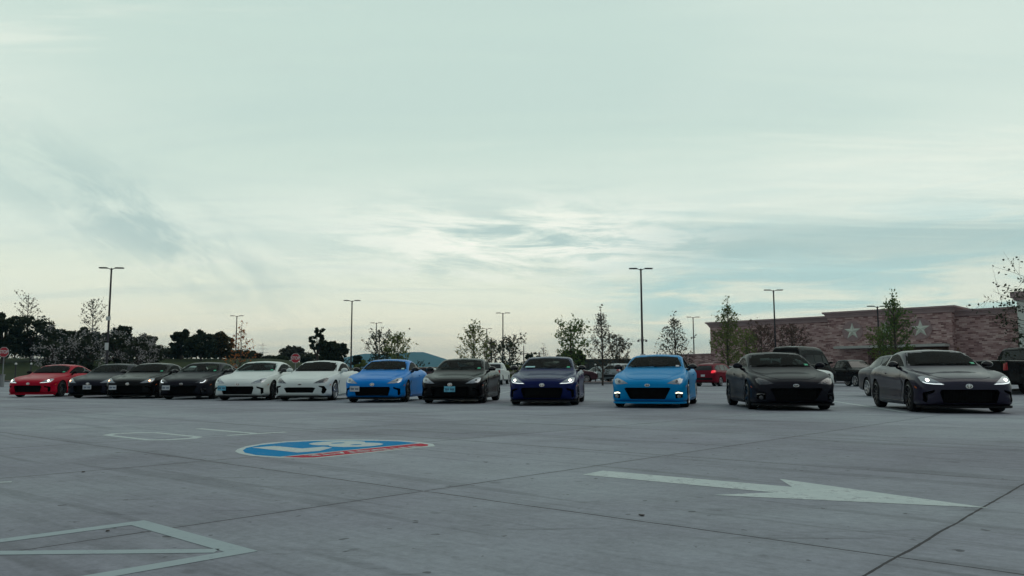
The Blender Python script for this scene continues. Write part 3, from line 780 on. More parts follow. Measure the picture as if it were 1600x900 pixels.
    an = MB(); an.prism([(3.0, 1.25), (3.13, 1.235), (3.12, 1.285), (3.07, 1.295)], -.012, .012, 'x'); K.add('roof_antenna', an.mesh(), 'PAINT')
    for xp, zp_, nm in ((-.50, .40, 'PLATEL'), (0, .40, 'PLATEC')):
        q, nn = B.hit('f', xp, zp_ + .1); pm = MB(); y = q.y - .035 if xp else -.035; pm.box((xp, y, zp_), (.305, .008, .155), mi=0, rot=Matrix.Rotation(-.25 if xp else 0, 3, 'Z'))
        tx = MB()
        for i in range(7):
            if i == 3: continue
            tx.box((xp - .105 + i * .035, y - .0065 + (.25 * (.105 - i * .035) if xp else 0), zp_ - .005), (.022, .003, .06 - (i % 3) * .004))
        K.add('license_plate', pm.mesh(), nm, [['plate_characters', tx.mesh(), [nm + 'I'], [], (0, 0, 0), 0]])
    add_wheels(K, T, .85, 3.425, .315, rimstyle, .118)
    for q in K.parts:
        q[4] = (q[4][0], q[4][1] - 2.13, q[4][2])
    return K
KC = {'a': coupe('a', 'a'), 'a5': None, 'b': coupe('b', 'b'), 'c': coupe('c', 'c')}
KEYS0 = dict(PAINT='black', RIM='rim_dark', LAMP='lamp_grey', PROJ='lamp_dark', STRIP='chrome', TURN=None, MIRROR='gloss', GLASS='glass', SGLASS='tint', STICK='sticker', DECAL=None, LIP='plastic', AMBER='amber', EMBIN='lamp_dark', STRIPC='lamp_grey', FOG='lamp_grey', PLATEL=None, PLATEC=None, PLATELI='plate_ink', PLATECI='plate_ink')
# front-centre pixel column, pixels per metre at the nose, heading, kind, look
LINE = [
 (43.5, 39.0, 0, 'a', dict(PAINT='red', PROJ='on_bright', STRIP='on_led', GLASS='tint', MIRROR='plastic', LIP='red'), 'bright red two-door coupe with headlights lit, at the left end of the row'),
 (137, 41.0, 0, 'a', dict(PAINT='charcoal', TURN='on_amber', PLATEC='plate', GLASS='glass', STRIP='lamp_grey'), 'charcoal coupe with amber signals and a white plate mid-bumper, beside the red coupe'),
 (199, 42.6, 0, 'a', dict(PAINT='black', TURN='on_amber', PLATEL='plate', GLASS='tint', STRIP='lamp_grey'), 'black coupe with amber signals lit and its white plate mounted at the bumper corner'),
 (283, 44.6, 1, 'c', dict(PAINT='matte_black', LAMP='lamp_dark', STRIP='on_led', FOG='lamp_dark', STRIPC='lamp_dark', PLATEL='plate', SGLASS='glass', EMBIN='matte_black'), 'satin black coupe with hook-shaped white light strips, left of the first white coupe'),
 (371, 47.0, 4, 'a', dict(PAINT='white', PLATEL='plate_blue', DECAL=None, LAMP='lamp_grey'), 'white coupe with a wide black mouth, bluish plate at the corner and black door mirrors'),
 (468, 48.4, 5, 'b', dict(PAINT='white', RIM='rim_silver', MIRROR='white', GLASS='tint', STICK=None, LAMP='lamp_dark', STRIP='lamp_grey'), 'white coupe with silver rims, white door mirrors and a slim hexagonal grille'),
 (581, 52.2, 5, 'a', dict(PAINT='bright_blue', PLATEL='plate', STICK='banner'), 'bright blue coupe with black mirrors and a white plate at its bumper corner'),
 (702.5, 54.8, 7, 'a', dict(PAINT='black', PLATEC='plate_blue', RIM='rim_dark', STRIP='lamp_grey'), 'glossy black coupe with a light blue plate in the middle of its bumper'),
 (846, 59.6, 8, 'a', dict(PAINT='navy', PROJ='on_bright', STRIP='on_led', DECAL='banner'), 'dark navy coupe with headlights lit and a pale decal low in its windshield'),
 (1010.5, 64.8, 16.5, 'c', dict(PAINT='sky_blue', STRIPC='on_white', SGLASS='tint', STRIP='lamp_grey', RIM='rim_silver', STICK='plate', LIP='sky_blue', MIRROR='gloss'), 'medium blue coupe with low fog lights lit and a trapezoid grille, without a front plate'),
 (1243, 71.0, 6, 'c', dict(PAINT='matte_black', LAMP='lamp_dark', PROJ='lamp_dark', STRIP='lamp_dark', STRIPC='lamp_dark', FOG='lamp_dark', GLASS='tint', SGLASS='glass', MIRROR='matte_black', EMBIN='matte_black'), 'satin black coupe with unlit smoked headlights, second from the right end of the row'),
 (1513, 78.0, 10.5, 'a', dict(PAINT='grey', PROJ='on_bright', STRIP='on_led', GLASS='tint', MIRROR='gloss'), 'dark grey coupe with headlights lit, nearest the camera at the right end of the row'),
]
for (px, s_, yaw, kd, ov, lab) in LINE:
    s_ *= 1.035; Zd = FPX / s_; Xd = (px - 800) / FPX * Zd * math.cos(PITCH)
    a = R(yaw); loc = (Xd + 2.13 * math.sin(a), Zd + 2.13 * math.cos(a), .02)
    keys = dict(KEYS0); keys.update(ov)
    put(KC[kd], 'parked_coupe', lab, 'car', loc, -a, keys, 'coupes lined up across the front of the lot')

# ---- everyday vehicles behind the row
TS = dict(y=[0, .05, .2, .5, .95, 1.3, 1.7, 2.15, 2.6, 3.2, 3.7, 4.15, 4.6, 4.75, 4.8], zb=[.30, .24, .20, .19, .19, .19, .19, .19, .19, .19, .19, .2, .24, .32, .42],
          w=[.60, .72, .84, .89, .91, .91, .90, .90, .90, .90, .91, .90, .85, .78, .66], zs=[.50, .58, .66, .72, .76, .78, .80, .82, .84, .86, .87, .87, .84, .78, .70],
          zt=[.60, .66, .72, .80, .86, .90, .92, .93, .94, .96, .98, .98, .97, .93, .8], wt=[.5, .6, .7, .78, .82, .82, .82, .82, .82, .82, .8, .78, .74, .66, .55],
          wr=[.4, .48, .55, .6, .64, .68, .66, .61, .58, .58, .57, .58, .56, .5, .4], zr=[.62, .68, .75, .83, .9, .96, 1.15, 1.36, 1.41, 1.39, 1.27, 1.08, 1.03, .98, .84],
          zc=[.63, .70, .77, .85, .92, .99, 1.20, 1.40, 1.455, 1.44, 1.31, 1.10, 1.05, .99, .85], wz=.32)
TU = dict(y=[0, .05, .2, .5, .9, 1.2, 1.6, 2.0, 2.4, 3.2, 3.9, 4.25, 4.45, 4.60, 4.66], zb=[.40, .30, .26, .25, .25, .25, .25, .25, .25, .25, .25, .26, .30, .36, .46],
          w=[.66, .78, .88, .92, .94, .94, .93, .93, .93, .93, .93, .92, .90, .85, .76], zs=[.66, .74, .82, .87, .90, .93, .95, .97, .98, 1.0, 1.02, 1.02, 1.0, .96, .88],
          zt=[.76, .84, .92, .98, 1.02, 1.05, 1.07, 1.08, 1.10, 1.12, 1.14, 1.13, 1.10, 1.04, .94], wt=[.58, .7, .8, .84, .86, .86, .85, .85, .85, .85, .84, .82, .80, .77, .68],
          wr=[.5, .6, .66, .7, .72, .74, .72, .68, .66, .66, .64, .62, .64, .66, .60], zr=[.78, .87, .96, 1.02, 1.06, 1.12, 1.34, 1.56, 1.63, 1.64, 1.60, 1.50, 1.32, 1.08, .97],
          zc=[.79, .89, .98, 1.04, 1.09, 1.15, 1.38, 1.60, 1.68, 1.70, 1.66, 1.56, 1.36, 1.10, .98], wz=.35)
TP = dict(y=[0, .05, .2, .5, 1.0, 1.45, 1.85, 2.25, 2.6, 3.3, 3.5, 3.56, 4.2, 5.2, 5.6, 5.66], zb=[.50, .42, .38, .36, .36, .36, .36, .36, .36, .36, .36, .36, .36, .38, .42, .50],
          w=[.84, .92, .97, .99, 1.0, 1.0, 1.0, 1.0, 1.0, 1.0, 1.0, 1.0, 1.0, 1.0, .99, .94], zs=[.86, .94, 1.0, 1.03, 1.06, 1.08, 1.1, 1.1, 1.1, 1.12, 1.15, 1.2, 1.22, 1.22, 1.22, 1.18],
          zt=[1.0, 1.06, 1.1, 1.13, 1.16, 1.18, 1.2, 1.2, 1.22, 1.25, 1.27, 1.29, 1.29, 1.29, 1.29, 1.27], wt=[.78, .84, .9, .93, .94, .94, .92, .92, .92, .92, .93, .95, .96, .96, .95, .92],
          wr=[.6, .7, .76, .8, .82, .82, .78, .72, .70, .70, .72, .84, .86, .86, .84, .8], zr=[1.01, 1.08, 1.13, 1.17, 1.2, 1.24, 1.5, 1.76, 1.82, 1.80, 1.66, 1.32, 1.31, 1.31, 1.31, 1.28],
          zc=[1.02, 1.10, 1.15, 1.19, 1.22, 1.26, 1.53, 1.80, 1.87, 1.85, 1.70, 1.33, 1.31, 1.31, 1.31, 1.28], wz=.40)
TV = dict(y=[0, .05, .2, .5, .9, 1.15, 1.6, 2.0, 2.5, 3.5, 4.8, 5.6, 5.85, 5.9], zb=[.45, .34, .30, .28, .28, .28, .28, .28, .28, .28, .28, .30, .34, .42],
          w=[.74, .86, .94, .98, 1.0, 1.0, 1.0, 1.0, 1.0, 1.0, 1.0, 1.0, .99, .96], zs=[.78, .88, .95, 1.0, 1.05, 1.1, 1.15, 1.2, 1.2, 1.2, 1.2, 1.2, 1.2, 1.15],
          zt=[.9, .98, 1.06, 1.12, 1.2, 1.3, 1.4, 1.45, 1.5, 1.5, 1.5, 1.5, 1.5, 1.48], wt=[.66, .78, .86, .9, .93, .94, .94, .94, .95, .95, .95, .95, .94, .92],
          wr=[.55, .66, .72, .76, .8, .84, .80, .76, .76, .77, .77, .76, .75, .74], zr=[.92, 1.01, 1.1, 1.18, 1.3, 1.5, 1.95, 2.28, 2.42, 2.46, 2.46, 2.42, 2.36, 2.30],
          zc=[.93, 1.03, 1.13, 1.22, 1.34, 1.55, 2.02, 2.36, 2.50, 2.54, 2.54, 2.50, 2.42, 2.36], wz=.36, waist=1.0)
def common(T, wheels, ws, rw, sides, lampf, tail, grille, doors, bed=None, rimstyle='c', mirror=None, extra=None):
    K = Kind(); B = Body(T, None, [], [(wheels[0], wheels[2] + .045), (wheels[1], wheels[2] + .045)], bed)
    K.add('body', B.me, ['PAINT', 'cavity'])
    if ws: K.add('windshield', B.patch('f', ws, .004, .01, .10), 'OPAQUE')
    if rw: K.add('rear_window', B.patch('r', rw, .004, .01, .10), 'OPAQUE')
    for sg in (1, -1):
        for q in sides: K.add('side_window', B.patch('s', q, .004, .01, .10, sg0=sg), 'OPAQUE')
        for q in doors: K.add('door', B.patch('s', q, .005, .01, .12, sg0=sg), 'PAINT', [sub('handle', B.patch('s', [(q[1][0] - .26, q[2][1] - .15), (q[1][0] - .08, q[2][1] - .15), (q[1][0] - .08, q[2][1] - .12), (q[1][0] - .26, q[2][1] - .12)], .024, .03, .08, sg0=sg), 'PAINT')])
        K.add('headlight', B.patch('f', lampf, .005, .01, .06, sg0=sg), 'LAMP')
        K.add('tail_lamp', B.patch('r', tail, .006, .012, .06, sg0=sg), 'TAIL')
        K.add('mirror', mirror_mesh(*(mirror or (.98, 1.75, 1.02)), 1.1, sg), 'MIRROR')
        K.add('sill_trim', B.patch('s', [(wheels[0] + .5, T['zb'][4] + .02), (wheels[1] - .5, T['zb'][4] + .02), (wheels[1] - .5, T['zb'][4] + .10), (wheels[0] + .5, T['zb'][4] + .10)], .012, .02, .12, sg0=sg), 'TRIM')
    K.add('grille', B.patch('f', grille, .005, .01, .06), 'plastic')
    q, nn = B.hit('r', 0, .78); pm = MB(); pm.box((0, q.y + .012, .78), (.305, .012, .155)); K.add('license_plate', pm.mesh(), 'plate')
    K.add('rear_bumper', B.patch('r', [(-.72, T['zb'][-1] + .01), (.72, T['zb'][-1] + .01), (.74, T['zb'][-1] + .16), (-.74, T['zb'][-1] + .16)], .02, .03, .1), 'TRIM')
    if extra: extra(K, B)
    add_wheels(K, T, wheels[0], wheels[1], wheels[2], rimstyle, .13, .23)
    L = T['y'][-1]
    for q in K.parts: q[4] = (q[4][0], q[4][1] - L / 2, q[4][2])
    K.L = L; return K
K_SEDAN = common(TS, (.95, 3.75, .325), [(-.68, 1.02), (.68, 1.02), (.57, 1.36), (-.57, 1.36)], [(-.6, 1.13), (.6, 1.13), (.5, 1.36), (-.5, 1.36)],
                 [[(1.72, .99), (2.2, 1.22), (2.5, 1.34), (2.78, 1.36), (2.76, .985)], [(2.86, .99), (2.86, 1.36), (3.3, 1.31), (3.72, 1.17), (3.9, 1.06), (3.7, 1.02)]],
                 [(.45, .62), (.72, .64), (.80, .72), (.60, .73)], [(.45, .82), (.80, .82), (.80, .93), (.45, .92)], [(-.4, .42), (.4, .42), (.42, .60), (-.42, .60)],
                 [[(1.55, .30), (2.80, .30), (2.80, .94), (1.58, .92)], [(2.83, .30), (3.45, .32), (3.75, .95), (2.83, .95)]])
def suv_extra(K, B):
    rr_ = MB()
    for x in (-.58, .58):
        rr_.tube([(x, 2.3, 1.69), (x, 2.4, 1.735), (x, 3.9, 1.72), (x, 4.05, 1.66)], [.018] * 4, 6)
    K.add('roof_rail', rr_.mesh(), 'plastic')
K_SUV = common(TU, (.92, 3.62, .35), [(-.74, 1.20), (.74, 1.20), (.64, 1.56), (-.64, 1.56)], [(-.66, 1.16), (.66, 1.16), (.58, 1.50), (-.58, 1.50)],
               [[(1.70, 1.15), (2.2, 1.46), (2.5, 1.55), (2.62, 1.55), (2.62, 1.14)], [(2.70, 1.14), (2.70, 1.56), (3.45, 1.56), (3.45, 1.16)], [(3.53, 1.16), (3.53, 1.55), (3.95, 1.50), (4.2, 1.36), (4.2, 1.20)]],
               [(.50, .80), (.80, .82), (.86, .92), (.60, .93)], [(.62, .96), (.88, .96), (.86, 1.16), (.66, 1.16)], [(-.42, .50), (.42, .50), (.46, .84), (-.46, .84)],
               [[(1.50, .36), (2.64, .36), (2.64, 1.10), (1.52, 1.08)], [(2.68, .36), (3.20, .38), (3.48, 1.12), (2.68, 1.12)]], extra=suv_extra, mirror=(1.0, 1.78, 1.16))
def pick_extra(K, B):
    mb = MB(); mb.box((0, 5.74, .56), (1.9, .14, .17)); K.add('step_bumper', mb.mesh(), 'BUMP')
    mb = MB(); mb.box((0, 5.672, .98), (1.50, .03, .50)); h_ = MB(); h_.box((0, 5.695, 1.12), (.20, .02, .06)); K.add('tailgate', mb.mesh(), 'PAINT', [sub('handle', h_.mesh(), 'plastic')])
K_PICK = common(TP, (1.05, 4.45, .40), [(-.80, 1.31), (.80, 1.31), (.68, 1.74), (-.68, 1.74)], [(-.68, 1.36), (.68, 1.36), (.62, 1.72), (-.62, 1.72)],
                [[(1.98, 1.28), (2.35, 1.62), (2.62, 1.72), (2.85, 1.72), (2.85, 1.28)], [(2.93, 1.28), (2.93, 1.72), (3.28, 1.70), (3.34, 1.30)]],
                [(.55, .92), (.88, .93), (.90, 1.06), (.58, 1.06)], [(.78, .92), (.95, .92), (.95, 1.22), (.80, 1.22)], [(-.52, .66), (.52, .66), (.54, 1.04), (-.54, 1.04)],
                [[(1.75, .46), (2.88, .46), (2.88, 1.24), (1.78, 1.20)], [(2.91, .46), (3.46, .46), (3.46, 1.24), (2.91, 1.24)]], bed=((0, 4.6, 1.25), (1.66, 1.86, .95)), extra=pick_extra, mirror=(1.10, 2.0, 1.30))
K_VAN = common(TV, (1.0, 4.7, .36), [(-.82, 1.50), (.82, 1.50), (.74, 2.14), (-.74, 2.14)], [(-.7, 1.55), (.7, 1.55), (.66, 2.15), (-.66, 2.15)],
               [[(1.45, 1.45), (1.8, 1.85), (2.05, 1.98), (2.3, 1.98), (2.3, 1.45)], [(2.5, 1.50), (2.5, 2.0), (3.7, 2.0), (3.7, 1.50)], [(3.8, 1.50), (3.8, 2.0), (5.4, 2.0), (5.4, 1.50)]],
               [(.55, .88), (.86, .90), (.88, 1.10), (.66, 1.06)], [(.82, 1.0), (.97, 1.0), (.97, 1.5), (.84, 1.5)], [(-.5, .55), (.5, .55), (.5, .86), (-.5, .86)],
               [[(1.3, .42), (2.36, .42), (2.36, 1.40), (1.36, 1.36)], [(2.42, .42), (3.76, .42), (3.76, 1.42), (2.42, 1.42)]], mirror=(1.12, 1.55, 1.55))
KEYS1 = dict(PAINT='silver', OPAQUE='gloss', LAMP='lamp_grey', TAIL='tail', MIRROR='plastic', TRIM='plastic', RIM='rim_silver', BUMP='chrome')
def back(K, nm, label, cat, px, Zd, yaw, grp=None, z=None, **ov):
    keys = dict(KEYS1); keys.update(ov); X_ = (px - 800) / FPX * Zd * .994
    return put(K, nm, label, cat, (X_, Zd, gz(X_, Zd) + .02 if z is None else z), R(yaw), keys, grp)
# yaw 0 faces the camera, 180 shows its tail, 90 faces right
G2 = 'cars parked farther back in the lot'
back(K_SEDAN, 'parked_sedan', 'white sedan whose roof shows between the black coupe and the satin black coupe', 'car', 304, 50, 15, G2, PAINT='white')
back(K_SEDAN, 'parked_sedan', 'white hatch-tailed car close behind the two white coupes', 'car', 425, 42.5, 68, G2, PAINT='white')
back(K_SEDAN, 'parked_sedan', 'maroon sedan seen between the bright blue coupe and the black coupe', 'car', 672, 88, 75, G2, PAINT='brown')
back(K_PICK, 'parked_pickup', 'white pickup truck seen from behind, between the black coupe and the navy coupe', 'pickup truck', 772, 70, 172, G2, PAINT='white', TRIM='plastic')
back(K_SUV, 'parked_suv', 'maroon-brown sport utility vehicle side-on, just right of the navy coupe', 'car', 893, 74, 80, G2, PAINT='brown', TRIM='silver')
back(K_SEDAN, 'parked_sedan', 'pale silver sedan behind the planting bed, beside the thin garden posts', 'car', 943, 84, 30, G2, PAINT='silver')
back(K_SUV, 'parked_suv', 'silver sport utility vehicle with dark windows, partly hidden by the medium blue coupe', 'car', 975, 76, 140, G2, PAINT='silver')
back(K_SUV, 'parked_suv', 'dark red sport utility vehicle seen from its rear corner, right of the medium blue coupe', 'car', 1119, 61, 142, G2, PAINT='maroon', TAIL='on_red')
back(K_SEDAN, 'parked_sedan', 'small pale sedan behind the dark red sport utility vehicle', 'car', 1152, 82, 80, G2, PAINT='silver')
back(K_VAN, 'parked_van', 'tall black van with long side windows behind the satin black coupe', 'van', 1258, 51, 139, G2, PAINT='black', TRIM='gloss')
back(K_SUV, 'parked_suv', 'white sport utility vehicle in front of the tall black van', 'car', 1228, 43, 34, G2, PAINT='white')
back(K_PICK, 'parked_pickup', 'dark pickup truck facing the camera by the store entrance', 'pickup truck', 1330, 58, 12, G2, PAINT='black', BUMP='plastic')
back(K_SEDAN, 'parked_sedan', 'dark silver sedan parked just behind the dark grey coupe', 'car', 1419, 28.1, -2, G2, PAINT='dark_silver')
back(K_PICK, 'parked_pickup', 'black pickup truck at the right edge of the lot beyond the dark grey coupe', 'pickup truck', 1610, 33, 115, G2, PAINT='black', BUMP='plastic', RIM='rim_silver')

# ------------------------------------------------------------------ store
def brick(name, base=(.30, .185, .175), white=.0):
    m, t, p = newmat(name)
    ob = t.new('ShaderNodeTexCoord').outputs['Object']; x, y, z = t.sep(ob)
    u = t.m('ADD', x, t.m('MULTIPLY', y, 1.0))
    bt = t.new('ShaderNodeTexBrick'); t.put(bt.inputs['Vector'], t.comb(u, z)); bt.inputs['Scale'].default_value = 1.0
    bt.inputs['Brick Width'].default_value = .46; bt.inputs['Row Height'].default_value = .145; bt.inputs['Mortar Size'].default_value = .012
    t.put(bt.inputs['Color1'], (0, 0, 0)); t.put(bt.inputs['Color2'], (1, 1, 1)); t.put(bt.inputs['Mortar'], (.45, .45, .45)); bt.inputs['Bias'].default_value = 0
    f = t.sep(bt.outputs[0])[0]
    nz = t.noise(t.comb(t.m('MULTIPLY', u, .9), t.m('MULTIPLY', z, 3.0)), 1.0, 6, .7)
    f2 = t.m('ADD', t.m('MULTIPLY', f, .78), t.m('MULTIPLY', nz, .24))
    c_ = t.ramp(f2, [(.10, (.15, .082, .08)), (.34, (.30, .185, .18)), (.54, (.41, .27, .26)), (.76, (.50, .36, .34)), (.95, (.60, .47, .44))])
    t.put(p.inputs['Base Color'], c_); p.inputs['Roughness'].default_value = .9; p.inputs['Specular IOR Level'].default_value = .2
    return m
MB1 = brick('mottled_brick')
MAT['brick'] = MB1
MAT['stone'] = simple('cornice_stone', (.36, .26, .26), .8, var=.12, vscale=.6)
MAT['cream'] = simple('cream_render', (.62, .66, .60), .85, var=.06, vscale=.5)
MAT['star'] = simple('star_metal', (.60, .64, .56), .5, var=.08, vscale=3)
MAT['disc_wall'] = simple('medallion', (.32, .225, .225), .8, var=.15, vscale=5)
MAT['tan'] = simple('tan_panel', (.20, .12, .085), .7, var=.2, vscale=1.0)
MAT['awning'] = simple('canopy_metal', (.42, .43, .40), .5, var=.08)
MAT['doorglass'] = simple('door_glass', (.02, .025, .028), .08)
MAT['pole'] = simple('pole_bronze', (.030, .026, .032), .5, .3, var=.1)
MAT['pole_light'] = simple('pole_grey', (.10, .09, .10), .5, .3)
MAT['base_conc'] = simple('pole_base', (.30, .29, .28), .85, var=.2)
MAT['signred'] = simple('sign_red', (.42, .02, .035), .5)
MAT['signwhite'] = simple('sign_white', (.6, .62, .6), .5)
MAT['galv'] = simple('galvanised', (.22, .23, .24), .5, .6)
MAT['bark'] = simple('bark', (.055, .042, .036), .95, var=.3, vscale=6)
MAT['petal'] = simple('pale_petal', (.30, .27, .28), .9)
st_ang = math.atan2(DU.y, DU.x)
P0 = Vector((22.9, 94.0, 0))
store = thing('store', 'long mottled brick store with star medallions and a stone cornice across the right background', 'building', (P0.x, P0.y, .3), st_ang)
# store frame: x runs along the front to the right, -y faces the lot
def sbox(name, x0, x1, z0, z1, y0, y1, mat, par=store):
    mb = MB(); mb.box(((x0 + x1) / 2, (y0 + y1) / 2, (z0 + z1) / 2), (x1 - x0, y1 - y0, z1 - z0)); return mb.build(name, mat, par)
w_ = MB()
w_.box((6.9, 15, 2.9), (13.8, 30, 7.4))
w_.box((3.95 + 13.8 - 2.0, 15, 3.0), (3.9, 30.8, 7.84))        # pier left of the entrance
w_.box((21.4, 15, 5.21), (7.4, 30.8, 3.42))                    # wall above the entrance
w_.box((25.3, 15, 3.0), (.4, 30.8, 7.84))
w_.box((28.2, 15.6, 2.9), (5.4, 29.4, 7.35))
wall = w_.build('brick_wall', 'brick', store)
lw = MB(); lw.box((-6.3, 16, 1.1), (12.6, 20, 4.1)); lw.build('low_wing', 'brick', store)
lc = MB(); lc.box((-6.3, 16, 3.2), (12.8, 20.3, .12)); lc.build('low_wing_coping', 'stone', store)
def cornice(x0, x1, z, yf, depth=.45, dl=True, dr=True):
    mb = MB(); prof = [(0, z - .62), (-.10, z - .58), (-.12, z - .45), (-.28, z - .22), (-.40, z - .16), (-.42, z), (.3, z)]
    L0 = lambda o: x0 + (o if dl else 0); L1 = lambda o: x1 - (o if dr else 0)
    v = []
    for (o, zz) in prof: v += [(L0(min(o, 0)), yf + o, zz), (L1(min(o, 0)), yf + o, zz)]
    f = [(2 * i, 2 * i + 1, 2 * i + 3, 2 * i + 2) for i in range(len(prof) - 1)]
    mb.add(v, f)
    if dl:
        v = []
        for (o, zz) in prof: v += [(L0(min(o, 0)), yf + o, zz), (L0(min(o, 0)), yf + 29, zz)]
        mb.add(v, [(2 * i, 2 * i + 1, 2 * i + 3, 2 * i + 2) for i in range(len(prof) - 1)])
    if dr:
        v = []
        for (o, zz) in prof: v += [(L1(min(o, 0)), yf + o, zz), (L1(min(o, 0)), yf + 29, zz)]
        mb.add(v, [(2 * i, 2 * i + 1, 2 * i + 3, 2 * i + 2) for i in range(len(prof) - 1)])
    return mb.build('cornice', 'stone', store)
cornice(0, 13.8, 6.66, -.003, dl=True, dr=False)
cornice(13.8, 25.5, 7.02, -.403)
cornice(25.5, 31.0, 6.68, .897, dl=False, dr=False)
for xs_ in (16.3, 19.55, 22.75):
    mb = MB(); mb.prism(ell(xs_, 4.95, 1.02, 1.02, 40), -.47, -.398, 'y'); md = mb.build('medallion', 'disc_wall', store)
    pts = []
    v = []
    for i in range(10):
        a = math.pi / 2 + i * math.pi / 5; r = .86 if i % 2 == 0 else .335
        v.append((xs_ + r * math.cos(a), -.475, 4.95 + r * math.sin(a)))
    v.append((xs_, -.62, 4.95)); sb = MB(); sb.add(v, [(i, (i + 1) % 10, 10) for i in range(10)]); sb.build('star', 'star', md)
sbox('entrance_canopy', 14.9, 25.2, 3.18, 3.42, -2.0, -.41, 'awning')
mb = MB()
for i in range(7): mb.box((18.3 + i * 1.15, .75, 1.3), (1.0, .08, 3.6))
mb.build('entrance_panel', 'tan', store)
mb = MB(); mb.box((21.4, 1.1, 1.4), (7.4, .1, 4.2)); mb.build('recess_wall', 'tan', store)
for x in (19.6, 21.2, 22.8):
    mb = MB(); mb.box((x, .68, .9), (.95, .05, 2.3)); dd = mb.build('door', 'doorglass', store)
    mb = MB(); mb.box((x + .35, .63, .85), (.03, .04, .4)); mb.build('handle', 'chrome', dd)
tw = MB(); tw.box((31 + 5, 14, 3.4), (10, 30, 8.2)); tw.build('cream_tower', 'cream', store)
tw = MB(); tw.box((31 + 5, 14, 7.62), (10.8, 30.8, .5)); tw.box((31 + 5, 14, 7.25), (10.4, 30.4, .28)); tw.build('tower_cornice', 'stone', store)
tw = MB(); tw.box((31 + 5, 13.97, .6), (10.1, 30.1, 3.9)); tw.build('tower_brick_base', 'brick', store)

# ------------------------------------------------------------------ lamp posts
G3 = 'twin-headed lamp posts of the parking lot'
def pole_meshes(h, kind):
    k = MB(); k.tube([(0, 0, .7), (0, 0, h)], [.095, .065], 8)
    b_ = MB(); b_.tube([(0, 0, -.3), (0, 0, .72)], [.30, .30], 14)
    hd = []
    for sg in (1, -1):
        q = MB(); q.tube([(0, 0, h - .12), (.18 * sg, 0, h - .03), (.36 * sg, 0, h + .0)], [.035, .03, .03], 6)
        q.prism([(.30, -.16), (.42, -.20), (.85, -.17), (.90, -.08), (.90, .08), (.85, .17), (.42, .20), (.30, .16)] if sg > 0 else [(-.30, .16), (-.42, .20), (-.85, .17), (-.90, .08), (-.90, -.08), (-.85, -.17), (-.42, -.20), (-.30, -.16)], h - .02, h + .05, 'z')
        hd.append(q.mesh())
    return k.mesh(True), b_.mesh(True), hd
PM = pole_meshes(9.0, 0)
def lamp_post(px, pytop, Zd, label, rz=0.0, mat='pole', extras=()):
    X_ = (px - 800) / FPX * Zd * .994; g0 = terrain_z(X_, Zd)
    yh = 589 - .003 * (px - 800); h = (yh - pytop) * Zd / FPX + CAMH - g0; s_ = h / 9.0
    r = thing('lamp_post', label, 'lamp post', (X_, Zd, g0), rz, G3); r.scale = (1, 1, 1)
    k, b_, hd = PM
    def mm(me):
        c_ = me.copy()
        for v in c_.vertices:
            if v.co.z > .75: v.co.z = v.co.z + (h - 9.0)
        return c_
    link('pole', mm(k), mat, r); link('concrete_base', b_.copy(), 'base_conc', r)
    for q in hd: link('lamp_head', mm(q), mat, r)
    return r, h
L1, h1 = lamp_post(165, 418.5, 61, 'tall lamp post behind the charcoal coupe at the far left, before the dark trees', 0.1)
L2, h2 = lamp_post(547.5, 470, 88, 'lamp post rising above the second white coupe, left of the hills', .0)
L3, h3 = lamp_post(366.5, 494, 109, 'distant lamp post beside the small orange-leaved tree', .0)
L4, h4 = lamp_post(586.5, 505, 124, 'distant lamp post in front of a leafy tree, above the bright blue coupe', 0)
L5, h5 = lamp_post(760, 514, 136, 'most distant thin lamp post, just left of the one above the white pickup', 0, 'pole_light')
L6, h6 = lamp_post(785.5, 489.5, 104, 'lamp post standing above the white pickup truck', 0)
L7, h7 = lamp_post(964, 524, 150, 'short-looking far lamp post behind the sparse tall tree, left of the medium blue coupe', .4, 'pole_light')
L8, h8 = lamp_post(1004.3, 419.5, 62, 'tall lamp post with a camera bracket and pale box, directly above the medium blue coupe', .0)
L9, h9 = lamp_post(1085, 496, 112, 'lamp post at the left end of the brick store, above the dark red vehicle', .0)
L10, h10 = lamp_post(1213.2, 453.5, 77, 'lamp post in front of the plain brick wall, above the satin black coupe', .0)
L11, h11 = lamp_post(1376, 479, 72, 'shorter lamp post against the starred wall beside a young tree', .0)
# camera bracket and box on the tall post
bx = MB(); bx.box((0, -.02, 3.52), (.62, .10, .05)); bx.tube([(-.30, -.02, 3.52), (-.30, -.02, 3.38)], [.07, .09], 8); bx.tube([(.30, -.02, 3.52), (.30, -.02, 3.38)], [.07, .09], 8)
bx.tube([(0, -.02, 3.4), (0, -.02, 3.75)], [.12, .09], 8); cmr = bx.build('camera_bracket', 'pole_light', L8)
bx = MB(); bx.box((0, -.12, 2.1), (.40, .14, .68)); bx.build('notice_box', 'signwhite', L8)
bx = MB(); bx.box((-.02, -.12, 3.1), (.26, .02, .55)); bx.build('notice_plate', 'signwhite', L1)
bx = MB(); bx.box((0, -.12, 5.2), (.34, .02, .30)); bx.build('notice_plate', 'signwhite', L1)

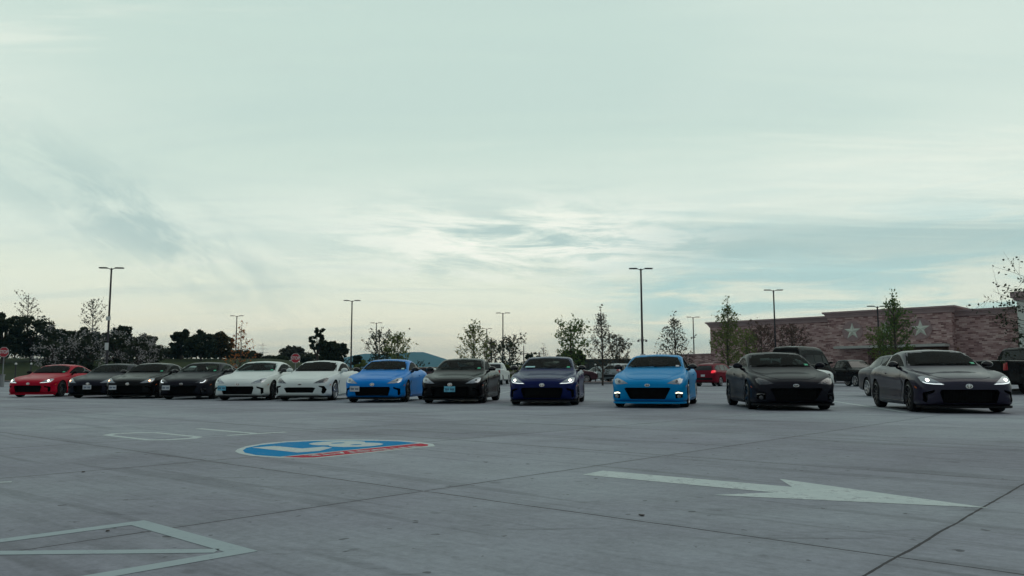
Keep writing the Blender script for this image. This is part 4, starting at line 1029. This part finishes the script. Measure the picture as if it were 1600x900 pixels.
# ------------------------------------------------------------------ stop signs
def stop_sign(px, py, Zd, label, w=.76, body='STOP'):
    X_ = (px - 800) / FPX * Zd * .994; g0 = terrain_z(X_, Zd); yh = 589 - .003 * (px - 800); zc_ = (yh - py) * Zd / FPX + CAMH - g0
    r = thing('stop_sign', label, 'road sign', (X_, Zd, g0), 0, 'red stop signs')
    mb = MB(); mb.box((0, .03, zc_ / 2 + .15), (.06, .05, zc_ + .3)); mb.build('post', 'galv', r)
    mb = MB(); mb.prism(ell(0, zc_, w / 2 * 1.08, w / 2 * 1.08, 8, math.pi / 8), -.01, 0, 'y'); pl = mb.build('sign_panel', 'signwhite', r)
    mb = MB(); mb.prism(ell(0, zc_, w / 2, w / 2, 8, math.pi / 8), -.016, -.004, 'y'); rd = mb.build('red_face', 'signred', pl)
    cu = bpy.data.curves.new('t', 'FONT'); cu.body = body; cu.align_x = 'CENTER'; cu.align_y = 'CENTER'; cu.size = .34; cu.offset = .008; cu.extrude = .002
    o = bpy.data.objects.new('t', cu); COL.objects.link(o); dg = bpy.context.evaluated_depsgraph_get(); me = bpy.data.meshes.new_from_object(o.evaluated_get(dg)); bpy.data.objects.remove(o)
    me.materials.clear()
    for v in me.vertices: v.co = Vector((v.co.x * .85, -.020 - v.co.z, zc_ + v.co.y))
    lt = link('lettering', me, 'signwhite', pl)
    return r
stop_sign(460.5, 560, 66, 'red stop sign on a post between the two white coupes')
stop_sign(3, 550.5, 62, 'red stop sign cut by the left edge of the view, left of the red coupe')

# thin garden posts with pale caps
for px, py, Zd, lab in ((23, 567, 66, 'thin dark post with a pale cap, left of the red coupe'), (47, 567, 70, 'thin dark post with a pale cap just behind the red coupe roof'),
                        (930, 571, 74, 'thin dark post with a pale cap in the planting bed right of the navy coupe'), (950.5, 570, 78, 'thin dark post with a pale cap in front of the silver vehicle')):
    X_ = (px - 800) / FPX * Zd * .994; g0 = gz(X_, Zd); h = (589 - py) * Zd / FPX + CAMH - g0
    r = thing('marker_post', lab, 'post', (X_, Zd, g0), 0, 'thin capped posts')
    mb = MB(); mb.tube([(0, 0, 0), (0, 0, h)], [.045, .045], 8); mb.build('shaft', 'pole', r)
    mb = MB(); mb.tube([(0, 0, h - .03), (0, 0, h + .05), (0, 0, h + .13)], [.08, .10, .02], 8); mb.build('cap', 'signwhite', r)
# meter cabinet by the left sign
r = thing('utility_box', 'small grey utility box at the foot of the stop sign at the left edge', 'utility box', ((4 - 800) / FPX * 63, 63, gz(-39, 63)))
mb = MB(); mb.box((0, 0, .45), (.5, .4, .9)); mb.build('cabinet', 'galv', r); mb = MB(); mb.prism([(-.3, .9), (.3, .9), (.25, .98), (-.25, .98)], -.25, .25, 'y'); mb.build('lid', 'pole_light', r)

# ------------------------------------------------------------------ vegetation
def leafmat(key, c1, c2, c3=None, trans=.25):
    m, t, p = newmat('leaf_' + key)
    ob = t.new('ShaderNodeTexCoord').outputs['Object']
    a = t.noise(ob, .9, 3, .6); b_ = t.noise(ob, 9, 2, .5)
    c_ = t.mix(t.smooth(t.m('ADD', t.m('MULTIPLY', a, .5), t.m('MULTIPLY', b_, .5)), .38, .62), c1, c2)
    if c3: c_ = t.mix(t.smooth(b_, .58, .66), c_, c3)
    t.put(p.inputs['Base Color'], c_); p.inputs['Roughness'].default_value = .7; p.inputs['Specular IOR Level'].default_value = .25
    tl_ = t.new('ShaderNodeBsdfTranslucent'); t.put(tl_.inputs[0], c_)
    mx = t.new('ShaderNodeMixShader'); mx.inputs[0].default_value = trans
    t.l.new(p.outputs[0], mx.inputs[1]); t.l.new(tl_.outputs[0], mx.inputs[2]); t.l.new(mx.outputs[0], t.n['Material Output'].inputs[0])
    MAT[key] = m
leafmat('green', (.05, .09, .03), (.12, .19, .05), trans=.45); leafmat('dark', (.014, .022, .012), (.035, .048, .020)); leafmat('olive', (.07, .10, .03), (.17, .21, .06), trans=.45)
leafmat('dull', (.045, .045, .035), (.09, .085, .06)); leafmat('russet', (.075, .05, .04), (.13, .085, .065)); leafmat('orange', (.30, .075, .03), (.42, .20, .05))
leafmat('mixed', (.02, .03, .014), (.045, .058, .028), (.10, .10, .09)); leafmat('autumn', (.02, .028, .014), (.045, .045, .02), (.34, .17, .04)); leafmat('pale', (.26, .25, .25), (.38, .36, .36))

def leaves(centres, size, rs, squash=1.0):
    """one two-triangle leaf at each centre, randomly turned"""
    n_ = len(centres); C_ = np.array(centres)
    a = rs.normal(size=(n_, 3)); a /= np.linalg.norm(a, axis=1)[:, None]
    b_ = rs.normal(size=(n_, 3)); b_ -= a * np.sum(a * b_, 1)[:, None]; b_ /= np.linalg.norm(b_, axis=1)[:, None]
    s_ = size * rs.uniform(.6, 1.35, (n_, 1))
    nrm = np.cross(a, b_)
    v = np.stack([C_ - a * s_ * .5, C_ + b_ * s_ * .30 + nrm * s_ * .08, C_ + a * s_ * .5, C_ - b_ * s_ * .30 + nrm * s_ * .08], 1).reshape(-1, 3)
    f = np.arange(n_ * 4).reshape(-1, 4)
    me = bpy.data.meshes.new('leaves'); me.from_pydata(v.tolist(), [], f.tolist()); me.update(); return me
def young_tree(px, pytop, Zd, width_px, label, leafkey='green', dens=1.0, seed=0, base=.30, shape='cone', name='young_tree', ls=.15, lean=0, nb=44, grp='young trees planted about the lot', trunk_mat='bark', up=.9):
    rs = np.random.RandomState(seed); X_ = (px - 800) / FPX * Zd * .994; g0 = terrain_z(X_, Zd); yh = 589 - .003 * (px - 800)
    h = (yh - pytop) * Zd / FPX + CAMH - g0; rad = width_px / 2 * Zd / FPX
    r = thing(name, label, 'tree', (X_, Zd, g0), 0, grp)
    tb = MB(); k = 8; wob = rs.normal(0, .03 * h / 6, (k + 1, 2)).cumsum(0) * .6; wob[0] = 0
    tr = [Vector((wob[i][0] + lean * i / k, wob[i][1], h * .92 * i / k)) for i in range(k + 1)]
    tb.tube(tr, [.075 * h / 6 * (1 - .88 * i / k) + .006 for i in range(k + 1)], 7)
    tk = tb.build('trunk', trunk_mat, r, True)
    def tpos(f):
        q = f * k; i = min(int(q), k - 1); return tr[i].lerp(tr[i + 1], q - i)
    bb = MB(); cen_ = []
    for i in range(nb):
        f = base + (.96 - base) * (i + rs.uniform(0, .8)) / nb
        g_ = (f - base) / (1 - base)
        if shape == 'cone': R_ = rad * (1.0 * (1 - g_) ** .75 * min(1, .55 + g_ * 3))
        elif shape == 'oval': R_ = rad * math.sqrt(max(.03, 1 - (2 * g_ - .85) ** 2 / 1.35))
        else: R_ = rad * (.5 + .5 * g_)
        R_ *= rs.uniform(.55, 1.12); ph = i * 2.4 + rs.uniform(-.5, .5)
        p0 = tpos(f * .93 if f > .5 else f - .03); dz = R_ * up * rs.uniform(.7, 1.3) + .1
        dz = min(dz, max(.1, h * 1.0 - p0.z))
        p1 = p0 + Vector((math.cos(ph) * R_ * .55, math.sin(ph) * R_ * .55, dz * .45)); p2 = p0 + Vector((math.cos(ph) * R_, math.sin(ph) * R_, dz))
        br_ = .018 * h / 6
        bb.tube([p0, p1, p2], [br_, br_ * .7, .004], 4, cap=False)
        nl = int(max(3, (R_ / rad * 60 + 14) * dens))
        tw_ = [(p0.lerp(p1, .5), p1), (p1, p2)]
        for j in range(3):
            q = rs.uniform(.35, .95); s0 = (p1.lerp(p2, (q - .4) * 1.6) if q > .4 else p0.lerp(p1, q * 2)); s1 = s0 + Vector(rs.normal(0, .24 * R_ + .08, 3)) + Vector((0, 0, .10 * R_))
            bb.tube([s0, s1], [br_ * .4, .003], 3, cap=False); tw_.append((s0, s1))
        for j in range(nl):
            a, b_ = tw_[rs.randint(len(tw_))] if rs.rand() < .85 else tw_[1]
            q = a.lerp(b_, rs.uniform(.1, 1.08)); cen_.append([q.x + rs.normal(0, .08), q.y + rs.normal(0, .08), q.z + rs.normal(0, .08)])
    tp = tr[-1]
    for j in range(int(80 * dens)): cen_.append([tp.x + rs.normal(0, .05 * rad + .05), tp.y + rs.normal(0, .05 * rad + .05), tp.z + rs.uniform(-.17 * h, .045 * h)])
    bb.build('branches', trunk_mat, r)
    link("foliage", leaves(cen_, ls * 1.30, rs), leafkey, r)
    return r
def big_tree(px, pytop, Zd, width_px, label, leafkey='dark', seed=0, name='broadleaf_tree', nclump=46, per=130, ls=.42, trunk=.04, ybot=None, grp='broad dark trees on the far side', gap=0):
    rs = np.random.RandomState(seed); X_ = (px - 800) / FPX * Zd * .994; g0 = terrain_z(X_, Zd); yh = 589 - .003 * (px - 800)
    h = (yh - pytop) * Zd / FPX + CAMH - g0; rad = width_px / 2 * Zd / FPX
    r = thing(name, label, 'tree', (X_, Zd, g0), 0, grp)
    tb = MB(); tb.tube([(0, 0, -.2), (.05, 0, h * .25), (0, .1, h * .6)], [.035 * h + .05, .026 * h, .01 * h], 8); lim = tb
    z0 = h * trunk; cz = (h + z0) / 2; hz = (h - z0) / 2; cen_ = []
    for i in range(nclump):
        d = rs.normal(size=3); d /= np.linalg.norm(d); q = rs.uniform(.25, 1) ** .5
        c_ = np.array([d[0] * rad * q * .82, d[1] * rad * q * .7, cz + d[2] * hz * q * .84])
        cr = rs.uniform(.11, .25) * rad * (1.1 - .3 * q)
        if i % 3 == 0: lim.tube([(0, 0, h * .3), tuple(Vector((0, 0, h * .35)).lerp(Vector(c_), .6)), tuple(c_)], [.014 * h, .009 * h, .02], 5, cap=False)
        k = int(per * rs.uniform(.6, 1.2)); pts = rs.normal(size=(k, 3)); pts /= np.linalg.norm(pts, axis=1)[:, None]
        pts *= (rs.uniform(.1, 1, (k, 1)) ** .5) * cr * np.array([1.15, 1.15, .8]); cen_ += (c_ + pts).tolist()
    lim.build('trunk', 'bark', r, True); link('foliage', leaves(cen_, ls, rs), leafkey, r)
    return r
# far dark trees on the left bank
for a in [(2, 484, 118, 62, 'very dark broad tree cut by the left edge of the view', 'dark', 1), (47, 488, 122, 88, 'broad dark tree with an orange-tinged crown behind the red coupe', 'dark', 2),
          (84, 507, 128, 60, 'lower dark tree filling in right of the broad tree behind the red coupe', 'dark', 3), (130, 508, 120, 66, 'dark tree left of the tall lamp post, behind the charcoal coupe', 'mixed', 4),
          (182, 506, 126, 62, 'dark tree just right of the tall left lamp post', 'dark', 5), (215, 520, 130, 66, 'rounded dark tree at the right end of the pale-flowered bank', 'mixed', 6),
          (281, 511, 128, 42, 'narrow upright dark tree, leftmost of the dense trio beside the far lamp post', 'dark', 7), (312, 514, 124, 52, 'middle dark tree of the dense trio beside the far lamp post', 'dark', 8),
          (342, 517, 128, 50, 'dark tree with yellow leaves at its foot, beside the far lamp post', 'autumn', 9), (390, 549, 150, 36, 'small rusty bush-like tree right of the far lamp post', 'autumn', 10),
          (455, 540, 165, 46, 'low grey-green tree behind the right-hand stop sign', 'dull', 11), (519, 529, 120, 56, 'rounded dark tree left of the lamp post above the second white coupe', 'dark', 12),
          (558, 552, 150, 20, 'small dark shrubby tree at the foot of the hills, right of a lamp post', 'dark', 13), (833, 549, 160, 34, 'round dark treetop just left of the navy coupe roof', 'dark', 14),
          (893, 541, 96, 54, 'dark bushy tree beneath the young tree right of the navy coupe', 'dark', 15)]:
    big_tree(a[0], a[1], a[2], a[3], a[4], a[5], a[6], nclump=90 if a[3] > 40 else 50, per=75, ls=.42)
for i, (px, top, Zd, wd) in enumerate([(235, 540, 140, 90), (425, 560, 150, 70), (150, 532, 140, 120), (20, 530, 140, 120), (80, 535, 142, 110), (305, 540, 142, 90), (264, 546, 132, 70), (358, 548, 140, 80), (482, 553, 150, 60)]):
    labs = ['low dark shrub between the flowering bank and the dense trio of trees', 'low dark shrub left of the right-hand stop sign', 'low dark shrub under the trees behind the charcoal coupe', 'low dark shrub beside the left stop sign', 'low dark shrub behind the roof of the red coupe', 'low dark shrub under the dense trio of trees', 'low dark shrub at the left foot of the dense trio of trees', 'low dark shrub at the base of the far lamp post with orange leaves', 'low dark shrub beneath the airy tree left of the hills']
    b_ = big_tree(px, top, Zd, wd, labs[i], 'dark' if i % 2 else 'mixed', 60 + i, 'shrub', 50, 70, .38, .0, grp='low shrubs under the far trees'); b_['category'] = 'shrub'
# airy tree with high crown
big_tree(494, 508, 112, 34, 'airy dark tree with a small raised crown, left of the hills', 'dark', 21, nclump=34, per=60, ls=.34, trunk=.38)
# pale flowering trees
def blossom(px, pytop, Zd, wd, label, seed):
    r = big_tree(px, pytop, Zd, wd, label, 'mixed', seed, 'flowering_tree', 44, 80, .28, .08, grp='pale-flowered trees on the left bank')
    rs = np.random.RandomState(seed + 50); X_ = (px - 800) / FPX * Zd * .994; g0 = terrain_z(X_, Zd)
    h = (591 - pytop) * Zd / FPX + CAMH - g0; rad = wd / 2 * Zd / FPX; cen_ = []
    for i in range(34):
        d = rs.normal(size=3); d /= np.linalg.norm(d); d[1] = -abs(d[1]); c_ = np.array([d[0] * rad * .95, d[1] * rad * .9, h * .58 + d[2] * h * .42])
        cen_ += (c_ + rs.normal(0, .20, (13, 3))).tolist()
    link('blossom', leaves(cen_, .19, rs), 'pale', r)
for a in [(78, 512, 80, 50, 'pale-flowered tree directly behind the red coupe', 31), (112, 521, 84, 46, 'pale-flowered tree between the red and charcoal coupes', 32), (138, 515, 82, 54, 'pale-flowered tree just left of the tall left lamp post', 33),
          (182, 510, 86, 52, 'pale-flowered tree just right of the tall left lamp post', 34), (215, 524, 84, 50, 'pale-flowered tree behind the black coupe with amber signals', 35), (238, 532, 90, 34, 'smallest pale-flowered tree at the right end of the flowering bank', 36)]:
    blossom(*a)
# young trees
young_tree(38, 452, 138, 46, 'very sparse thin young tree rising above the broad dark tree at far left', 'dull', .2, 41, .45, 'oval', nb=24, ls=.24)
young_tree(139, 463, 138, 44, 'very sparse thin young tree left of the tall left lamp post', 'dull', .26, 42, .45, 'oval', nb=26, ls=.24)
young_tree(374, 497, 84, 72, 'sparse cone-shaped young tree with orange leaves beside the far lamp post', 'orange', .24, 43, .22, 'cone', nb=34, ls=.17, up=.2)
young_tree(592, 512, 96, 56, 'dark young tree in front of a far lamp post, above the bright blue coupe', 'dark', .40, 44, .25, 'oval', ls=.19, nb=34)
young_tree(621, 515, 84, 44, 'green upright young tree in front of the hills, above the bright blue coupe', 'olive', .6, 45, .12, 'oval', ls=.16)
young_tree(604, 545, 110, 50, 'short dark green young tree between two taller ones above the bright blue coupe', 'dark', .6, 46, .05, 'oval', ls=.2, nb=26)
young_tree(741, 493, 72, 86, 'full pale green young tree above the glossy black coupe', 'olive', .6, 47, .10, 'cone', ls=.14, nb=60)
young_tree(768, 528, 92, 40, 'dull small young tree behind the thin far lamp post', 'dull', .8, 48, .2, 'oval', ls=.16, nb=30)
young_tree(796, 524, 86, 46, 'small round-crowned young tree beside the lamp post over the white pickup', 'dark', .55, 49, .3, 'oval', ls=.17, nb=34)
young_tree(893, 498, 76, 64, 'dark green young tree above the right side of the navy coupe', 'green', .62, 50, .2, 'oval', ls=.17, nb=48)
young_tree(941, 471, 66, 66, 'tall thin-leaved young tree with a spire top, left of the medium blue coupe', 'dull', .5, 51, .15, 'cone', ls=.12, nb=60)
young_tree(968, 520, 88, 42, 'small brownish young tree around a far lamp post, left of the medium blue coupe', 'dull', .60, 52, .2, 'oval', ls=.15, nb=36)
young_tree(850, 535, 110, 36, 'bare pale young tree above the navy coupe', 'dull', .12, 53, .3, 'cone', ls=.12, nb=26)
young_tree(1056, 481, 68, 78, 'wide sparse grey-leaved young tree above the right side of the medium blue coupe', 'dull', .45, 54, .12, 'cone', ls=.13, nb=60)
young_tree(1139, 457, 64, 72, 'tall green young tree before the left corner of the brick wall', 'olive', .62, 55, .2, 'cone', ls=.14, nb=58)
young_tree(1168, 512, 70, 52, 'low olive-leaved young tree against the brick wall, right of the tall green one', 'olive', .5, 56, .1, 'oval', ls=.14)
young_tree(1192, 502, 78, 46, 'reddish young tree against the brick wall, left of the lamp post', 'russet', .6, 57, .2, 'oval', ls=.14)
young_tree(1240, 503, 80, 60, 'reddish young tree against the brick wall, right of the lamp post', 'russet', .6, 58, .2, 'oval', ls=.14)
young_tree(1402, 445, 60, 84, 'tall green young tree hiding the middle star of the store', 'green', .60, 59, .25, 'cone', ls=.14, nb=60)
young_tree(1382, 505, 62, 46, 'low olive young tree in front of the starred wall', 'olive', .7, 60, .2, 'oval', ls=.13, nb=34)
young_tree(1652, 400, 31, 230, 'dark spreading tree whose branches reach in from the right edge', 'dark', .42, 61, .18, 'oval', ls=.10, nb=44, up=.30)
# shrubs around the centre beds and a hedge
for i, (px, top, Zd, wd, lab) in enumerate([(795, 566, 78, 60, 'low bush behind the white pickup truck'), (1135, 592, 78, 40, 'low bush at the foot of the tall green young tree'), (568, 560, 92, 40, 'low yellowish bush left of the bright blue coupe roof'),
                                             (985, 560, 88, 50, 'low reddish bush behind the medium blue coupe'), (1075, 566, 96, 50, 'low bush by the lamp post left of the brick store')]):
    b_ = big_tree(px, top, Zd, wd, lab, ['olive', 'dark', 'olive', 'russet', 'dark'][i], 80 + i, 'shrub', 16, 90, .22, .0, grp='bushes in the planting beds'); b_['category'] = 'shrub'

# beds under the trees, seen at their front kerbs
island(-50, 86, 40, 3.0, 0.0); island(8.3, 71.5, 13, 3.2, 0.0); island(21.0, 33.5, 7, 3.0, .0)
island(-10, 88, 26, 3.0, 0.0); island(30, 66, 16, 3.0)

# ------------------------------------------------------------------ far things
MAT['far_dark'] = simple('far_building', (.022, .034, .034), .6, var=.25, vscale=.2)
MAT['far_wall'] = simple('far_building_wall', (.10, .09, .085), .8, var=.2, vscale=.2)
fb = thing('distant_building', 'long low dark green building beyond the lot, left of the medium blue coupe', 'building', (17.5, 150, terrain_z(17.5, 150)), 0)
mb = MB(); mb.box((0, 4, 1.3), (17, 8, 2.6)); mb.build('wall', 'far_dark', fb)
mb = MB(); mb.box((0, 4, 2.7), (17.6, 8.6, .25)); mb.build('roof', 'far_wall', fb)
for i in range(6):
    mb = MB(); mb.box((-7 + i * 2.8, -.03, 1.5), (1.7, .06, .9)); mb.build('window', 'doorglass', fb)
# signal mast with a long arm, and a lattice pylon
X_ = (818 - 800) / FPX * 190
r = thing('signal_mast', 'thin far mast with a long horizontal arm, above and left of the navy coupe', 'mast', (X_, 190, terrain_z(X_, 190)), 0)
mb = MB(); mb.tube([(0, 0, 0), (0, 0, 6.2)], [.16, .10], 8); mb.build('mast', 'pole_light', r)
mb = MB(); mb.tube([(-3.6, 0, 4.3), (4.8, 0, 4.3)], [.07, .07], 6); mb.tube([(-3.6, 0, 4.6), (1, 0, 4.45)], [.03, .03], 5); mb.build('arm', 'pole_light', r)
for x in (-2.6, 1.8, 3.6):
    mb = MB(); mb.box((x, -.1, 4.25), (.3, .25, .8)); mb.build('signal_head', 'pole', r)
X_ = (411 - 800) / FPX * 700
r = thing('lattice_pylon', 'tiny lattice power pylon on the horizon left of the right-hand stop sign', 'pylon', (X_, 700, terrain_z(X_, 700)), .3)
mb = MB(); Hh = 26
for sx in (-1, 1):
    for sy in (-1, 1): mb.tube([(2.2 * sx, 2.2 * sy, 0), (.5 * sx, .5 * sy, Hh * .7), (.25 * sx, .25 * sy, Hh)], [.16, .13, .1], 4)
for i in range(9):
    z = Hh * .7 * i / 9; z1 = Hh * .7 * (i + 1) / 9; a = 2.2 - 1.7 * i / 9; b_ = 2.2 - 1.7 * (i + 1) / 9
    for sy in (-1, 1): mb.tube([(-a, sy * a, z), (b_, sy * b_, z1)], [.08, .08], 3); mb.tube([(a, sy * a, z), (-b_, sy * b_, z1)], [.08, .08], 3)
mb.build('tower', 'galv', r)
mb = MB()
for z, w in ((Hh * .68, 5), (Hh * .8, 4), (Hh * .92, 3)): mb.tube([(-w, 0, z), (w, 0, z)], [.14, .14], 4)
mb.build('crossarm', 'galv', r)
# far tree line: individuals are not countable at this distance
rs = np.random.RandomState(5); cen_ = []
for x in np.arange(-230, 260, 3.2):
    y = 330 + 25 * math.sin(x * .03) + rs.uniform(-8, 8)
    if x > -5 or x < -95 or rs.rand() < .15:
        hh = rs.uniform(1.2, 3.2); z0 = terrain_z(x, y)
        cen_ += (np.array([x, y, z0 + hh * .5]) + rs.normal(size=(60, 3)) * np.array([2.0, 1.5, hh * .3])).tolist()
wl = link('far_woods', leaves(cen_, 1.0, rs), 'dark'); wl['kind'] = 'stuff'
# hills
m, t, p = newmat('wooded_hill'); ob = t.new('ShaderNodeTexCoord').outputs['Object']
t.put(p.inputs['Base Color'], t.mix(t.smooth(t.noise(ob, .004, 7, .6), .35, .65), (.025, .050, .055), (.05, .075, .07))); p.inputs['Roughness'].default_value = 1; p.inputs['Specular IOR Level'].default_value = 0
def hills(name, Zd, pts, depth, seed):
    """a ridge of real depth: crest heights read off at photo columns, falling away in front and behind"""
    rs = np.random.RandomState(seed); X0 = [(q[0] - 800) / FPX * Zd for q in pts]; H0 = [max(0, (589 - .003 * (q[0] - 800) - q[1]) * Zd / FPX) for q in pts]
    f = pchip(X0, H0); N = 160; M_ = 15; V = []
    for j in range(M_):
        v_ = (j / (M_ - 1) - .5) * 2
        for i in range(N):
            x = X0[0] + (X0[-1] - X0[0]) * i / (N - 1); e = max(0, 1 - abs(v_) ** 1.5)
            hh = f(x) * e * (1 + .05 * math.sin(x * .011 + v_ * 5) + .035 * math.sin(x * .031 + v_ * 9) * (1 - e * .5))
            if e == 1: hh = f(x) + .012 * f(x) * math.sin(x * .05)
            V.append((x, Zd + v_ * depth * .5, hh - 2))
    F_ = [(j * N + i, j * N + i + 1, (j + 1) * N + i + 1, (j + 1) * N + i) for j in range(M_ - 1) for i in range(N - 1)]
    return struct(link(name, pyd(V, F_, True, 180), m))
hills('hills', 5200, [(-500, 575), (-100, 573), (300, 572), (400, 567), (430, 565), (470, 566), (520, 563), (560, 556), (590, 553), (612, 553), (632, 551), (655, 549), (672, 553), (695, 560), (720, 567), (760, 573), (900, 576), (1300, 578), (2100, 580)], 2600, 1)

# small litter on the concrete
MAT['litter'] = simple('dry_leaf', (.035, .025, .022), .9)
for i, (px, py, s_, lab) in enumerate([(1003, 806, .016, 'dark dry leaf on the concrete below the white arrow'), (168, 831, .009, 'tiny dark leaf lying on the left painted line'), (130, 738, .016, 'dark flattened scrap on the concrete left of the route shield')]):
    g = ground_pt(px, py, .02); rr_ = random.Random(i); mb = MB()
    k = 7; ring = [(s_ * (1.3 if q % 2 else .8) * math.cos(2 * math.pi * q / k) * 1.3, s_ * rr_.uniform(.7, 1.1) * math.sin(2 * math.pi * q / k), .001 + .002 * (q % 2)) for q in range(k)]
    ring2 = [(a * .9, b_ * .9, c_ + .003) for a, b_, c_ in ring]
    mb.add(ring + ring2, [tuple(range(k))[::-1], tuple(range(k, 2 * k))] + [(q, (q + 1) % k, k + (q + 1) % k, k + q) for q in range(k)])
    o = mb.build('dry_leaf', 'litter'); o.location = (g.x, g.y, .022); o.rotation_euler = (0, 0, rr_.uniform(0, 6)); tag(o, lab, 'litter', 'scraps on the concrete')

# ------------------------------------------------------------------ air between here and the hills
hz = MB(); hz.box((0, 2600, 112), (12000, 8200, 228))
m = bpy.data.materials.new('haze'); m.use_nodes = True; t = NT(m.node_tree)
for nd in list(t.n): t.n.remove(nd)
vo = t.new('ShaderNodeVolumePrincipled'); vo.inputs['Color'].default_value = (.30, .66, .88, 1); vo.inputs['Density'].default_value = 1.35e-4; vo.inputs['Anisotropy'].default_value = .0
ou = t.new('ShaderNodeOutputMaterial'); t.l.new(vo.outputs[0], ou.inputs['Volume'])
hz = hz.build('haze', m); hz['kind'] = 'stuff'
